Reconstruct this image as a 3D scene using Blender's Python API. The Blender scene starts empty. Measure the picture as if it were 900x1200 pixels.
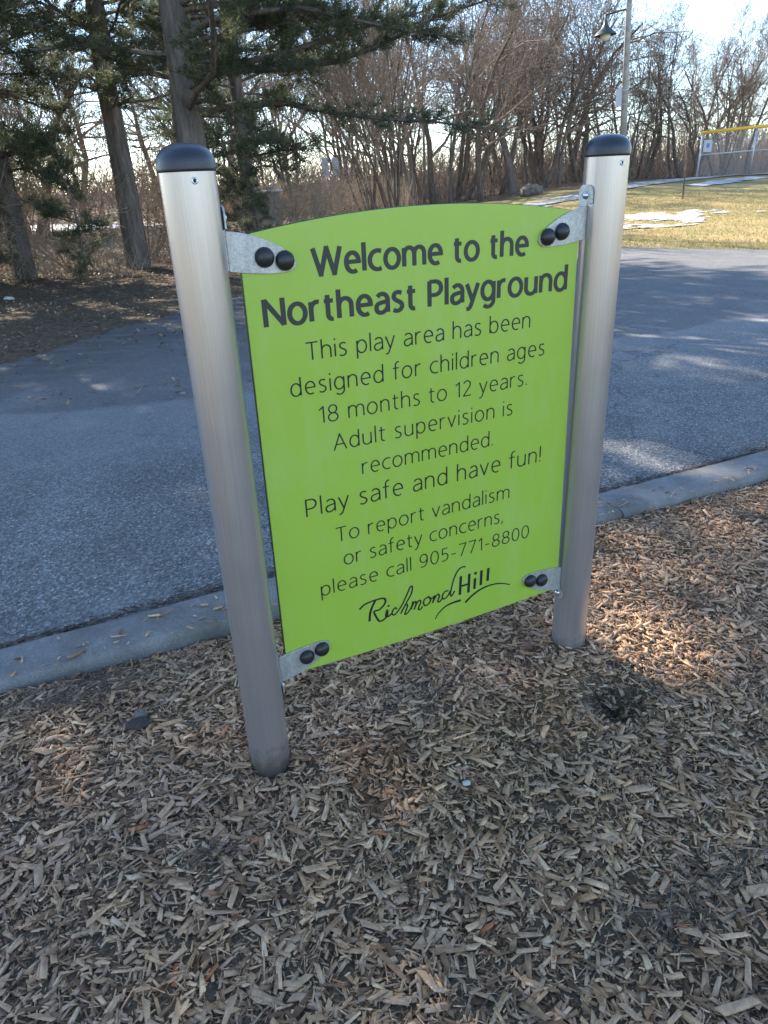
import bpy, math, random
import numpy as np
from mathutils import Vector, Matrix, Quaternion
random.seed(7); RNG = np.random.default_rng(11)
SC = bpy.context.scene; COL = SC.collection

# ------------------------------------------------------------------ camera
cam_d = bpy.data.cameras.new('camera'); cam = bpy.data.objects.new('camera', cam_d); COL.objects.link(cam)
SC.camera = cam
PITCH, ROLL, CAMH = 0.4355, -0.0461, 1.6874
F_ = Vector((0, math.cos(PITCH), -math.sin(PITCH))); U_ = Vector((0, math.sin(PITCH), math.cos(PITCH))); R_ = Vector((1, 0, 0))
R2 = R_*math.cos(ROLL) + U_*math.sin(ROLL); U2 = -R_*math.sin(ROLL) + U_*math.cos(ROLL)
m = Matrix((R2, U2, -F_)).transposed().to_4x4(); m.translation = (0, 0, CAMH)
cam.matrix_world = m
cam_d.sensor_fit = 'VERTICAL'; cam_d.sensor_height = 24; cam_d.sensor_width = 18
cam_d.lens = 837.03/1200*24; cam_d.clip_start = .05; cam_d.clip_end = 2000

# ------------------------------------------------------------------ light
SUN_AZ, SUN_EL = math.radians(-38), math.radians(33)      # azimuth from +Y, negative = to the left
sdir = Vector((math.sin(SUN_AZ)*math.cos(SUN_EL), math.cos(SUN_AZ)*math.cos(SUN_EL), math.sin(SUN_EL)))
W = bpy.data.worlds.new('World'); SC.world = W; W.use_nodes = True
nt = W.node_tree; bg = nt.nodes['Background']
sky = nt.nodes.new('ShaderNodeTexSky'); sky.sky_type = 'NISHITA'; sky.sun_disc = False
sky.sun_elevation = SUN_EL; sky.sun_rotation = SUN_AZ; sky.air_density = .9; sky.dust_density = 0.1; sky.ozone_density = 2.6
nt.links.new(sky.outputs[0], bg.inputs[0]); bg.inputs[1].default_value = 0.15
sl = bpy.data.lights.new('sun', 'SUN'); sl.energy = 5.0; sl.angle = math.radians(.5); sl.color = (1, .93, .82)
so = bpy.data.objects.new('sun', sl); COL.objects.link(so); so.rotation_euler = sdir.to_track_quat('Z', 'Y').to_euler(); so.location = (-20, 40, 30)
SC.view_settings.view_transform = 'Standard'; SC.view_settings.look = 'None'; SC.view_settings.gamma = 1
SC.view_settings.exposure = 1.75

# ------------------------------------------------------------------ helpers
def tag(o, label=None, cat=None, group=None, kind=None):
    if label: o['label'] = label
    if cat: o['category'] = cat
    if group: o['group'] = group
    if kind: o['kind'] = kind
    return o
def empty(name, loc=(0, 0, 0), rz=0, **k):
    o = bpy.data.objects.new(name, None); COL.objects.link(o); o.location = loc; o.rotation_euler = (0, 0, rz); o.empty_display_size = .1
    return tag(o, **k)
def link(name, me, parent=None, **k):
    o = bpy.data.objects.new(name, me); COL.objects.link(o)
    if parent: o.parent = parent
    return tag(o, **k)
def np_mesh(name, V, Q=None, T=None, mat=None, smooth=False):
    me = bpy.data.meshes.new(name); V = np.asarray(V, dtype=np.float32)
    parts, starts, n0 = [], [], 0
    for A, k in ((Q, 4), (T, 3)):
        if A is not None and len(A):
            A = np.asarray(A, dtype=np.int32); parts.append(A.ravel()); starts.append(n0 + np.arange(len(A))*k); n0 += A.size
    L = np.concatenate(parts); S = np.concatenate(starts)
    me.vertices.add(len(V)); me.vertices.foreach_set('co', V.ravel())
    me.loops.add(len(L)); me.loops.foreach_set('vertex_index', L)
    me.polygons.add(len(S)); me.polygons.foreach_set('loop_start', S.astype(np.int32))
    me.update(calc_edges=True); me.validate()
    if smooth: me.polygons.foreach_set('use_smooth', np.ones(len(me.polygons), dtype=bool))
    if mat: me.materials.append(mat)
    return me
class MB:
    """collects shapes into one mesh"""
    def __init__(s): s.v, s.f, s.sm = [], [], []
    def add(s, vs, fs, smooth=False):
        b = len(s.v); s.v += [tuple(v) for v in vs]; s.f += [tuple(i+b for i in f) for f in fs]; s.sm += [smooth]*len(fs); return s
    def box(s, c, d, M=None):
        vs = [Vector((c[0]+sx*d[0]/2, c[1]+sy*d[1]/2, c[2]+sz*d[2]/2)) for sx in (-1, 1) for sy in (-1, 1) for sz in (-1, 1)]
        if M: vs = [M @ v for v in vs]
        return s.add(vs, [(0, 1, 3, 2), (4, 6, 7, 5), (0, 4, 5, 1), (2, 3, 7, 6), (0, 2, 6, 4), (1, 5, 7, 3)])
    def tube(s, pts, rad, n=8, caps=True, smooth=True):
        pts = [Vector(p) for p in pts]; R = rad if hasattr(rad, '__len__') else [rad]*len(pts)
        vs, fs = [], []; up = Vector((0, 0, 1)); prev = None
        for i, p in enumerate(pts):
            d = (pts[min(i+1, len(pts)-1)] - pts[max(i-1, 0)]).normalized()
            if prev is None: a = d.cross(up if abs(d.z) < .9 else Vector((1, 0, 0))).normalized()
            else: a = (prev - d*prev.dot(d)).normalized()
            prev = a; b = d.cross(a)
            for k in range(n):
                t = 2*math.pi*k/n; vs.append(p + (a*math.cos(t)+b*math.sin(t))*R[i])
        for i in range(len(pts)-1):
            for k in range(n):
                k2 = (k+1) % n; fs.append((i*n+k, i*n+k2, (i+1)*n+k2, (i+1)*n+k))
        s.add(vs, fs, smooth)
        if caps:
            b0 = len(s.v)-len(vs); s.f += [tuple(b0+k for k in reversed(range(n))), tuple(b0+(len(pts)-1)*n+k for k in range(n))]; s.sm += [False]*2
        return s
    def lathe(s, prof, n=32, M=None, smooth=True):
        vs, fs = [], []
        for r, z in prof:
            for k in range(n):
                t = 2*math.pi*k/n; v = Vector((r*math.cos(t), r*math.sin(t), z)); vs.append(M @ v if M else v)
        for i in range(len(prof)-1):
            for k in range(n):
                k2 = (k+1) % n; fs.append((i*n+k, i*n+k2, (i+1)*n+k2, (i+1)*n+k))
        return s.add(vs, fs, smooth)
    def prism(s, outline, y0, y1, M=None):
        """outline (x,z) counter-clockwise seen from -y; front face at y0"""
        n = len(outline); vs = [Vector((x, y0, z)) for x, z in outline] + [Vector((x, y1, z)) for x, z in outline]
        if M: vs = [M @ v for v in vs]
        fs = [tuple(range(n)), tuple(reversed(range(n, 2*n)))] + [(i, i+n, (i+1) % n+n, (i+1) % n) for i in range(n)]
        return s.add(vs, fs)
    def mesh(s, name, mat):
        me = bpy.data.meshes.new(name); me.from_pydata(s.v, [], s.f); me.update()
        me.polygons.foreach_set('use_smooth', s.sm); me.materials.append(mat); return me
    def build(s, name, mat, parent=None, bevel=0, **k):
        o = link(name, s.mesh(name, mat), parent, **k)
        if bevel:
            b = o.modifiers.new('bevel', 'BEVEL'); b.width = bevel; b.segments = 2; b.limit_method = 'ANGLE'
        return o

class Mat:
    def __init__(s, name, rough=.8, metal=0, spec=None):
        s.m = bpy.data.materials.new(name); s.m.use_nodes = True; s.t = s.m.node_tree
        s.b = s.t.nodes['Principled BSDF']; s.b.inputs['Roughness'].default_value = rough; s.b.inputs['Metallic'].default_value = metal
        if spec is not None: s.b.inputs['Specular IOR Level'].default_value = spec
        s._co = None
    def n(s, typ, **kw):
        nd = s.t.nodes.new(typ)
        for k, v in kw.items():
            if k.startswith('i_'):
                key = k[2:]; key = int(key) if key.isdigit() else key.replace('_', ' ')
                if hasattr(v, 'outputs') or hasattr(v, 'is_linked'): s.l(v, nd.inputs[key])
                else: nd.inputs[key].default_value = v
            else: setattr(nd, k, v)
        return nd
    def l(s, a, b): s.t.links.new(a.outputs[0] if hasattr(a, 'outputs') else a, b)
    def co(s, kind='Object'):
        if s._co is None: s._co = s.n('ShaderNodeTexCoord')
        return s._co.outputs[kind]
    def noise(s, scale, detail=4, rough=.6, vec=None, stretch=None, dist=0):
        v = vec or s.co()
        if stretch:
            mp = s.n('ShaderNodeMapping'); s.l(v, mp.inputs[0]); mp.inputs['Scale'].default_value = stretch; v = mp.outputs[0]
        nd = s.n('ShaderNodeTexNoise'); s.l(v, nd.inputs['Vector']); nd.inputs['Scale'].default_value = scale; nd.inputs['Detail'].default_value = detail
        nd.inputs['Roughness'].default_value = rough; nd.inputs['Distortion'].default_value = dist
        return nd.outputs[0]
    def ramp(s, fac, stops, interp='LINEAR'):
        r = s.n('ShaderNodeValToRGB'); s.l(fac, r.inputs[0]); e = r.color_ramp.elements; r.color_ramp.interpolation = interp
        while len(e) < len(stops): e.new(.5)
        for el, (p, c) in zip(e, stops):
            el.position = p; el.color = (*c, 1) if len(c) == 3 else c
        return r.outputs[0]
    def mix(s, fac, a, b, mode='MIX'):
        x = s.n('ShaderNodeMix', data_type='RGBA', blend_type=mode)
        for i, v in ((0, fac), (6, a), (7, b)):
            if hasattr(v, 'is_linked'): s.t.links.new(v, x.inputs[i])
            else: x.inputs[i].default_value = v if i == 0 else (*v, 1)
        return x.outputs[2]
    def math(s, op, a, b=0.0, clamp=False):
        x = s.n('ShaderNodeMath', operation=op, use_clamp=clamp)
        for i, v in ((0, a), (1, b)):
            if hasattr(v, 'is_linked'): s.t.links.new(v, x.inputs[i])
            else: x.inputs[i].default_value = v
        return x.outputs[0]
    def color(s, c):
        if hasattr(c, 'is_linked'): s.t.links.new(c, s.b.inputs['Base Color'])
        else: s.b.inputs['Base Color'].default_value = (*c, 1)
        return s
    def bump(s, h, strength=.3, dist=.01):
        b = s.n('ShaderNodeBump'); b.inputs['Strength'].default_value = strength; b.inputs['Distance'].default_value = dist
        s.t.links.new(h, b.inputs['Height']); s.t.links.new(b.outputs[0], s.b.inputs['Normal']); return s
    def island(s):
        return s.n('ShaderNodeNewGeometry').outputs['Random Per Island']
G = lambda v: (v, v, v)
def ramp01(M_, f, a, b): return M_.ramp(f, [(a, G(0)), (b, G(1))])

# ------------------------------------------------------------------ terrain shape
def sst(a, b, x):
    t = np.clip((x-a)/(b-a), 0, 1); return t*t*(3-2*t)
def terr(x, y):
    x = np.asarray(x, float); y = np.asarray(y, float)
    return (0.25+0.85*sst(3, 13, x))*sst(17, 42, y) + 1.3*sst(55, 110, y)
def tz(x, y): return float(terr(x, y))
def vnoise(x, y, seed, scale):
    """cheap smooth value noise"""
    r = np.random.default_rng(seed).random((64, 64)); u = np.asarray(x)*scale; v = np.asarray(y)*scale
    i = np.floor(u).astype(int); j = np.floor(v).astype(int); fu = u-i; fv = v-j; fu = fu*fu*(3-2*fu); fv = fv*fv*(3-2*fv)
    g = lambda a, b: r[a % 64, b % 64]
    return (g(i, j)*(1-fu)+g(i+1, j)*fu)*(1-fv)+(g(i, j+1)*(1-fu)+g(i+1, j+1)*fu)*fv - .5
CU = np.array([.913, .408]); CN = np.array([-.408, .913]); C0 = np.array([-1.49, 2.24]); CW = .265   # the kerb's line, normal and width
def kerb_s(x, y): return (np.asarray(x)-C0[0])*CN[0] + (np.asarray(y)-C0[1])*CN[1]
POST_L = Vector((-.4082, 1.7916, 0)); POST_R = Vector((.6981, 2.3132, 0))
def mulch_z(x, y):
    x = np.asarray(x, float); y = np.asarray(y, float); s = kerb_s(x, y)
    z = -.022 + .03*vnoise(x, y, 1, 1.7) + .022*vnoise(x, y, 2, 5) + .008*vnoise(x, y, 3, 14)
    g = lambda cx, cy, r: np.exp(-((x-cx)**2+(y-cy)**2)/(r*r))
    z += .045*g(.66, 2.34, .22) + .03*g(.1, 2.15, .35)
    z += .018*g(.77, 1.99, .22) - .15*g(.79, 2.0, .10) + .012*g(.90, 1.93, .06)
    z += .02*g(-.55, 1.75, .15) - .012*g(-.38, 1.66, .1)
    z -= .035*sst(-.30, 0, s)*(1-.6*sst(-1, 2.2, x))
    return z

# ------------------------------------------------------------------ materials
def M_wood(name, ramp, rough=.85):
    M_ = Mat(name, rough, spec=.2); isl = M_.island()
    c = M_.ramp(isl, ramp); g = M_.noise(60, 3, .6)
    g2 = M_.noise(400, 2, .5)
    c = M_.mix(1.0, c, M_.ramp(g, [(.3, G(.72)), (.7, G(1.12))]), 'MULTIPLY')
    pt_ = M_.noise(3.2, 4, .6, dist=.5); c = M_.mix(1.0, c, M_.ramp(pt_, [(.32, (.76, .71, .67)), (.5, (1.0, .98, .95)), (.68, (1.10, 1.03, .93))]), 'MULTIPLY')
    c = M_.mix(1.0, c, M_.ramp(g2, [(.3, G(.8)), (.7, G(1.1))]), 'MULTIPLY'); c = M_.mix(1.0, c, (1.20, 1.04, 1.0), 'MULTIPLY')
    return M_.color(c).m
m_chip = M_wood('wood_chip', [(0, (.11, .07, .042)), (.10, (.21, .14, .085)), (.3, (.34, .235, .135)), (.5, (.49, .355, .21)), (.68, (.40, .31, .22)), (.88, (.60, .45, .275)), (.98, (.64, .51, .34)), (1, (.40, .17, .08))])
def mk_soil():
    M_ = Mat('mulch_base', .95, spec=.1); n = M_.noise(90, 5, .7); n2 = M_.noise(6, 3)
    c = M_.ramp(n, [(.28, (.07, .05, .033)), (.5, (.22, .16, .10)), (.72, (.42, .31, .20))])
    c = M_.mix(1.0, c, M_.ramp(n2, [(.3, G(.75)), (.7, G(1.1))]), 'MULTIPLY')
    return M_.color(c).bump(n, .9, .02).m
m_mulch = mk_soil()
def mk_asphalt():
    M_ = Mat('asphalt', .8, spec=.35)
    sp = M_.n('ShaderNodeTexVoronoi'); M_.l(M_.co(), sp.inputs['Vector']); sp.inputs['Scale'].default_value = 95
    c = M_.ramp(sp.outputs['Color'], [(0, (.06, .058, .055)), (.4, (.135, .131, .122)), (.78, (.25, .24, .222)), (1, (.52, .50, .46))])
    big = M_.noise(.9, 4, .6, dist=.6); c = M_.mix(1.0, c, M_.ramp(big, [(.35, G(.82)), (.65, G(1.22))]), 'MULTIPLY')
    # older, smoother and browner paving further off, with a wavy seam
    sx = M_.n('ShaderNodeSeparateXYZ'); M_.l(M_.co(), sx.inputs[0])
    wv = M_.noise(.5, 2, .4); yy = M_.math('ADD', sx.outputs[1], M_.math('MULTIPLY', wv, 1.6))
    xs = M_.math('SUBTRACT', yy, M_.math('MULTIPLY', M_.math('MAXIMUM', sx.outputs[0], -1.0), .5))
    far = ramp01(M_, M_.math('MULTIPLY', xs, .1), .74, .752)
    pale = M_.math('MULTIPLY', ramp01(M_, M_.math('MULTIPLY', xs, .1), .54, .74), M_.math('SUBTRACT', 1.0, far))
    c = M_.mix(pale, c, M_.mix(.55, c, (.30, .295, .285)))
    fine = M_.noise(30, 5, .7)
    farc = M_.ramp(fine, [(.3, (.13, .124, .117)), (.7, (.21, .20, .19))])
    c = M_.mix(far, c, M_.mix(.7, c, farc))
    st = M_.noise(2.2, 6, .72, dist=1.2); c = M_.mix(ramp01(M_, st, .60, .78), c, (.05, .045, .04))
    # salt-pale dust, patchy
    du = M_.noise(1.3, 5, .65); c = M_.mix(M_.math('MULTIPLY', ramp01(M_, du, .52, .75), .3), c, (.38, .37, .35))
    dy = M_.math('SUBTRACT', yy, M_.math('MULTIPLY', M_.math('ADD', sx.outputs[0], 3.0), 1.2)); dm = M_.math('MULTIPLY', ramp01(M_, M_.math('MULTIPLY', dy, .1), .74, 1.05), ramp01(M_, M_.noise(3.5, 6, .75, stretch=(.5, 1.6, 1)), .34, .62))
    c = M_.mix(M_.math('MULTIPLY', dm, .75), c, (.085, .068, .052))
    # hairline cracks
    vc = M_.n('ShaderNodeTexVoronoi', feature='DISTANCE_TO_EDGE')
    wq = M_.n('ShaderNodeMix', data_type='VECTOR'); M_.l(M_.co(), wq.inputs[4]); nn = M_.n('ShaderNodeTexNoise'); M_.l(M_.co(), nn.inputs[0]); nn.inputs['Scale'].default_value = 2; nn.inputs['Detail'].default_value = 6
    M_.l(nn.outputs['Color'], wq.inputs[5]); wq.inputs[0].default_value = .35
    M_.l(wq.outputs[1], vc.inputs['Vector']); vc.inputs['Scale'].default_value = .55
    crk = M_.ramp(vc.outputs['Distance'], [(0, G(1)), (.004, G(0))]); c = M_.mix(M_.math('MULTIPLY', crk, M_.math('MULTIPLY', ramp01(M_, sx.outputs[0], .6, 1.0), .55)), c, (.025, .022, .02))
    M_.color(c); h = M_.math('ADD', sp.outputs['Distance'], M_.math('MULTIPLY', M_.noise(14, 3), 1.5)); M_.bump(h, 1.0, .012)
    return M_.m
m_asphalt = mk_asphalt()
def mk_concrete(name, base, edge=True):
    M_ = Mat(name, .85, spec=.3); n = M_.noise(7, 5, .65); f = M_.noise(160, 3, .6); st = M_.noise(2.3, 5, .7, dist=.8)
    c = M_.mix(1.0, base, M_.ramp(n, [(.3, G(.75)), (.7, G(1.15))]), 'MULTIPLY')
    c = M_.mix(1.0, c, M_.ramp(f, [(.35, G(.75)), (.6, G(1.08))]), 'MULTIPLY')
    c = M_.mix(M_.math('MULTIPLY', ramp01(M_, st, .48, .7), .7), c, (.10, .085, .065))
    return M_.color(c).bump(M_.math('ADD', f, M_.math('MULTIPLY', n, .5)), .5, .006).m
m_kerb = mk_concrete('kerb_concrete', (.23, .215, .195)); m_path = mk_concrete('path_concrete', (.42, .40, .36))
def mk_ground():
    M_ = Mat('ground', .95, spec=.1)
    sx = M_.n('ShaderNodeSeparateXYZ'); M_.l(M_.co(), sx.inputs[0])
    n1 = M_.noise(.45, 5, .6); n2 = M_.noise(14, 5, .75); n3 = M_.noise(60, 3, .7)
    grass = M_.mix(ramp01(M_, n1, .40, .62), (.44, .33, .15), (.27, .235, .095))
    grass = M_.mix(1.0, grass, M_.ramp(n2, [(.3, G(.6)), (.7, G(1.25))]), 'MULTIPLY')
    grass = M_.mix(1.0, grass, M_.ramp(n3, [(.3, G(.7)), (.7, G(1.2))]), 'MULTIPLY')
    lit = M_.ramp(n2, [(.25, (.055, .04, .028)), (.5, (.15, .105, .068)), (.75, (.28, .21, .135))])
    lit = M_.mix(1.0, lit, M_.ramp(n3, [(.3, G(.6)), (.7, G(1.3))]), 'MULTIPLY')
    # leaf litter lies left of the lawn and under the woods; the border wanders
    a = M_.math('ADD', sx.outputs[0], M_.math('MULTIPLY', n1, 5.0))
    left = M_.ramp(M_.math('MULTIPLY', a, .1), [(.45, G(1)), (.56, G(0))])
    b = M_.math('ADD', sx.outputs[1], M_.math('MULTIPLY', n1, 3.0))
    wood = ramp01(M_, M_.math('MULTIPLY', b, .01), .405, .42)
    msk = M_.math('MAXIMUM', left, wood)
    ahead = ramp01(M_, M_.math('MULTIPLY', sx.outputs[1], .1), .3, .5)
    msk = M_.math('MULTIPLY', msk, ahead)
    return M_.color(M_.mix(msk, grass, lit)).bump(n2, .8, .05).m
m_ground = mk_ground()
def mk_panel():
    M_ = Mat('green_plastic_sheet', .38, spec=.5); f = M_.noise(350, 2, .5); n = M_.noise(3, 3)
    c = M_.mix(n, (.30, .445, .047), (.325, .475, .056))
    dn = M_.noise(9, 6, .75, stretch=(1, 1, .3)); c = M_.mix(M_.math('MULTIPLY', ramp01(M_, dn, .48, .8), .24), c, (.44, .52, .27))
    M_.t.links.new(M_.ramp(dn, [(.3, G(.3)), (.75, G(.5))]), M_.b.inputs['Roughness'])
    return M_.color(c).bump(f, .06, .001).m
m_panel = mk_panel()
m_core = Mat('dark_plastic_core', .5).color((.02, .035, .012)).m
def mk_letter():
    M_ = Mat('engraved_lettering', .55); return M_.color((.022, .026, .024)).m
m_letter = mk_letter(); m_fine = Mat('engraved_fine_lettering', .6).color((.006, .008, .006)).m
def mk_alu():
    M_ = Mat('satin_aluminium', .34, metal=.72)
    n = M_.noise(1, 4, .6, stretch=(260, 260, 3)); c = M_.ramp(n, [(.3, (.42, .385, .375)), (.7, (.49, .45, .44))])
    sxz = M_.n('ShaderNodeSeparateXYZ'); M_.l(M_.co(), sxz.inputs[0]); mud = M_.math('ADD', sxz.outputs[2], M_.math('MULTIPLY', M_.noise(30, 5, .7), .16)); mudm = M_.ramp(mud, [(.07, G(.75)), (.16, G(0))])
    sm = M_.noise(6, 5, .7); c = M_.mix(M_.math('MULTIPLY', ramp01(M_, sm, .55, .85), .12), c, (.38, .35, .33)); c = M_.mix(mudm, c, (.16, .13, .10))
    M_.color(c); r = M_.ramp(sm, [(.3, G(.29)), (.75, G(.37))]); M_.t.links.new(r, M_.b.inputs['Roughness']); return M_.bump(n, .02, .001).m
m_alu = mk_alu()
def mk_galv():
    M_ = Mat('galvanised_steel', .55, metal=.75)
    v = M_.n('ShaderNodeTexVoronoi'); M_.l(M_.co(), v.inputs[0]); v.inputs['Scale'].default_value = 260
    c = M_.ramp(v.outputs['Color'], [(0, (.36, .36, .35)), (1, (.56, .56, .54))]); n = M_.noise(25, 4, .7)
    c = M_.mix(1.0, c, M_.ramp(n, [(.3, G(.75)), (.7, G(1.15))]), 'MULTIPLY')
    return M_.color(c).bump(n, .15, .002).m
m_galv = mk_galv()
m_bolt = Mat('zinc_bolt', .3, metal=1).color((.6, .6, .6)).m
def mk_cap():
    M_ = Mat('black_cap_plastic', .32); f = M_.noise(420, 2, .5); return M_.color((.022, .025, .032)).bump(f, .35, .002).m
m_cap = mk_cap()
m_knob = Mat('black_knob_plastic', .42).color((.014, .015, .018)).m
def mk_bark(name, a, b, sc=9):
    M_ = Mat(name, .95, spec=.1); n = M_.noise(sc, 6, .75, stretch=(1, 1, .18)); c = M_.ramp(n, [(.32, a), (.68, b)])
    return M_.color(c).bump(n, 1.0, .04).m
m_pbark = mk_bark('pine_bark', (.07, .058, .05), (.24, .20, .17))
m_bark = mk_bark('bare_tree_bark', (.075, .058, .045), (.23, .185, .15), 14)
m_twig = mk_bark('twig_bark', (.16, .125, .10), (.34, .27, .21), 14); m_brush = mk_bark('brush_bark', (.22, .17, .125), (.46, .36, .27), 14)
def mk_needle(name, ramp, tr=.35):
    M_ = Mat(name, .6, spec=.3); c = M_.ramp(M_.island(), ramp); M_.color(c)
    t = M_.n('ShaderNodeBsdfTranslucent'); M_.t.links.new(c, t.inputs[0]); mx = M_.n('ShaderNodeMixShader'); mx.inputs[0].default_value = tr
    M_.t.links.new(M_.b.outputs[0], mx.inputs[1]); M_.t.links.new(t.outputs[0], mx.inputs[2])
    M_.t.links.new(mx.outputs[0], M_.t.nodes['Material Output'].inputs[0]); return M_.m
m_needle = mk_needle('pine_needles', [(0, (.06, .075, .045)), (.5, (.10, .12, .07)), (.85, (.14, .155, .085)), (1, (.22, .18, .09))], .5)
m_leaf = mk_needle('dry_leaves', [(0, (.07, .045, .03)), (.35, (.17, .11, .065)), (.7, (.27, .19, .11)), (1, (.40, .31, .2))], .2)
m_reed = mk_needle('dry_reeds', [(0, (.25, .18, .12)), (.5, (.44, .33, .22)), (1, (.60, .47, .32))], .3)
m_grass = mk_needle('dry_grass', [(0, (.25, .20, .08)), (.5, (.46, .33, .14)), (1, (.58, .44, .20))], .3)
def mk_snow():
    M_ = Mat('snow', .7, spec=.3); n = M_.noise(9, 5, .7); M_.color(M_.ramp(n, [(.3, (.34, .32, .28)), (.7, (.55, .545, .53))])).bump(n, .6, .03); return M_.m
m_snow = mk_snow()
m_pole = mk_concrete('pole_concrete', (.36, .345, .32))
m_dkgreen = Mat('dark_green_paint', .45).color((.03, .05, .045)).m
m_globe = Mat('frosted_glass', .4).color((.55, .56, .52)).m
m_yellow = Mat('yellow_plastic', .5).color((.75, .42, .03)).m
m_steel = Mat('fence_steel', .5, metal=.6).color((.5, .51, .52)).m
m_signw = Mat('white_sign_paint', .5).color((.42, .44, .48)).m
m_signb = Mat('blue_sign_print', .5).color((.12, .2, .4)).m
def mk_rock(name='boulder_stone', a=(.07, .055, .045), b=(.22, .18, .15)):
    M_ = Mat(name, .9); n = M_.noise(5, 6, .7); return M_.color(M_.ramp(n, [(.3, a), (.7, b)])).bump(n, .8, .05).m
m_rock = mk_rock()
m_box = Mat('grey_painted_metal', .6).color((.20, .20, .195)).m
m_carp = Mat('silver_car_paint', .3, metal=.4).color((.42, .45, .5)).m
m_glass = Mat('car_glass', .08).color((.03, .04, .05)).m
m_rub = Mat('tyre_rubber', .8).color((.02, .02, .02)).m

# ------------------------------------------------------------------ ground and surfaces
def axis(lo, hi, near, fine, coarse_n):
    a = list(np.arange(near[0], near[1]+1e-6, fine))
    left = [near[0] - (near[0]-lo)*((i+1)/coarse_n)**2.2 for i in range(coarse_n)][::-1]
    right = [near[1] + (hi-near[1])*((i+1)/coarse_n)**2.2 for i in range(coarse_n)]
    return np.array(left + a + right)
def grid_mesh(name, xs, ys, zf, mat, keep=None):
    X, Y = np.meshgrid(xs, ys); Z = zf(X, Y); V = np.stack([X, Y, Z], -1).reshape(-1, 3); nx = len(xs)
    i, j = np.meshgrid(np.arange(len(xs)-1), np.arange(len(ys)-1)); a = (j*nx+i).ravel()
    Q = np.stack([a, a+1, a+1+nx, a+nx], -1)
    if keep is not None:
        c = V[Q].mean(1); Q = Q[keep(c[:, 0], c[:, 1])]; u, inv = np.unique(Q, return_inverse=True); V = V[u]; Q = inv.reshape(Q.shape)
    return np_mesh(name, V, Q=Q, mat=mat, smooth=True)
def ground_z(x, y):
    x = np.asarray(x); y = np.asarray(y)
    z = terr(x, y) - .04 + .05*vnoise(x, y, 5, .6)*sst(16, 20, y)*(1-0*x) + .04*vnoise(x, y, 6, 1.9)*sst(18, 22, y)
    inside = (1-sst(4.0, 6.0, np.abs(x)))*(1-sst(2.5, 4.5, y))*sst(-3.5, -2.5, y); return z - .18*inside
link('ground', grid_mesh('ground', axis(-500, 500, (-26, 30), .5, 30), axis(-300, 700, (-6, 50), .5, 30), ground_z, m_ground), kind='structure')
mul = link('mulch_bed', grid_mesh('mulch_bed', np.arange(-7, 9.01, .05), np.arange(-5, 8, .05), lambda x, y: mulch_z(x, y)-.012, m_mulch,
           keep=lambda x, y: kerb_s(x, y) < .04), kind='structure')
# kerb: one long bar in cast lengths, each with worn uneven edges
def kerb_length(a, b):
    n = max(2, int((b-a)/.06)); V = []; F = []
    for i in range(n+1):
        s = a+(b-a)*i/n; j1 = .012*float(vnoise(s, 0, 21, 2.5)) + .006*float(vnoise(s, 3, 22, 9)); j2 = .014*float(vnoise(s, 7, 23, 2)) + .008*float(vnoise(s, 3, 24, 8))
        zt = .004 + .006*float(vnoise(s, 0, 25, 1.5))
        for w, z in ((j1, -.16), (j1, zt-.022), (j1+.012, zt-.006), (j1+.03, zt), (CW*.5, zt+.002), (CW-.02+j2, zt), (CW+j2, zt-.008), (CW+j2, -.16)):
            p = C0 + CU*s + CN*w; V.append((p[0], p[1], z))
    k = 8
    for i in range(n):
        for j in range(k-1): F.append((i*k+j, i*k+j+1, (i+1)*k+j+1, (i+1)*k+j))
    F += [tuple(range(k)), tuple(reversed(range(n*k, n*k+k)))]
    mb = MB(); mb.add(V, F, True); mb.sm = [True]*(len(F)-2)+[False]*2; return mb
kerb = tag(empty('kerb', (0, 0, 0)), kind='structure')
ks = [-6.2, -3.15, -1.95, 3.05, 6.05, 9.05]
for a, b in zip(ks[:-1], ks[1:]): kerb_length(a+.004, b-.004).build('kerb_length', m_kerb, kerb)
# asphalt
AP = [(-9, -1.2), (-9, 6.4), (-6, 7.0), (-4.6, 7.6), (-3.9, 8.7), (-3.6, 10), (-2.6, 12.2), (-.6, 15), (2, 17.8), (3.8, 18.9), (5.1, 18.6), (6, 18.05), (7.1, 17.15), (8.4, 16), (10.5, 14.1), (13.5, 11.8), (20, 8.5), (30, 6), (30, -2)]
def in_poly(x, y, P, jit=0):
    x = np.asarray(x, float); y = np.asarray(y, float)
    if jit: x = x + jit*vnoise(x, y, 31, 1.1) + jit*.5*vnoise(x, y, 32, 3.3); y = y + jit*vnoise(x, y, 33, 1.3) + jit*.5*vnoise(x, y, 34, 3.9)
    c = np.zeros(x.shape, bool); n = len(P)
    for i in range(n):
        x1, y1 = P[i]; x2, y2 = P[(i+1) % n]
        t = ((y1 > y) != (y2 > y)) & (x < (x2-x1)*(y-y1)/(y2-y1+1e-12)+x1); c ^= t
    return c
AKEEP = lambda x, y: in_poly(x, y, AP, .45) & (kerb_s(x, y) > CW-.03)
def asph_z(x, y):
    s = kerb_s(x, y); return terr(x, y) - .014 + .012*vnoise(x, y, 8, .7)*sst(.3, 1.5, s) + .012*vnoise(x, y, 9, .25)*sst(.3, 1.5, s)
link('asphalt', grid_mesh('asphalt', np.arange(-9, 30, .1), np.arange(-1.2, 19.6, .1), asph_z, m_asphalt, keep=AKEEP), kind='structure')
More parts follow.
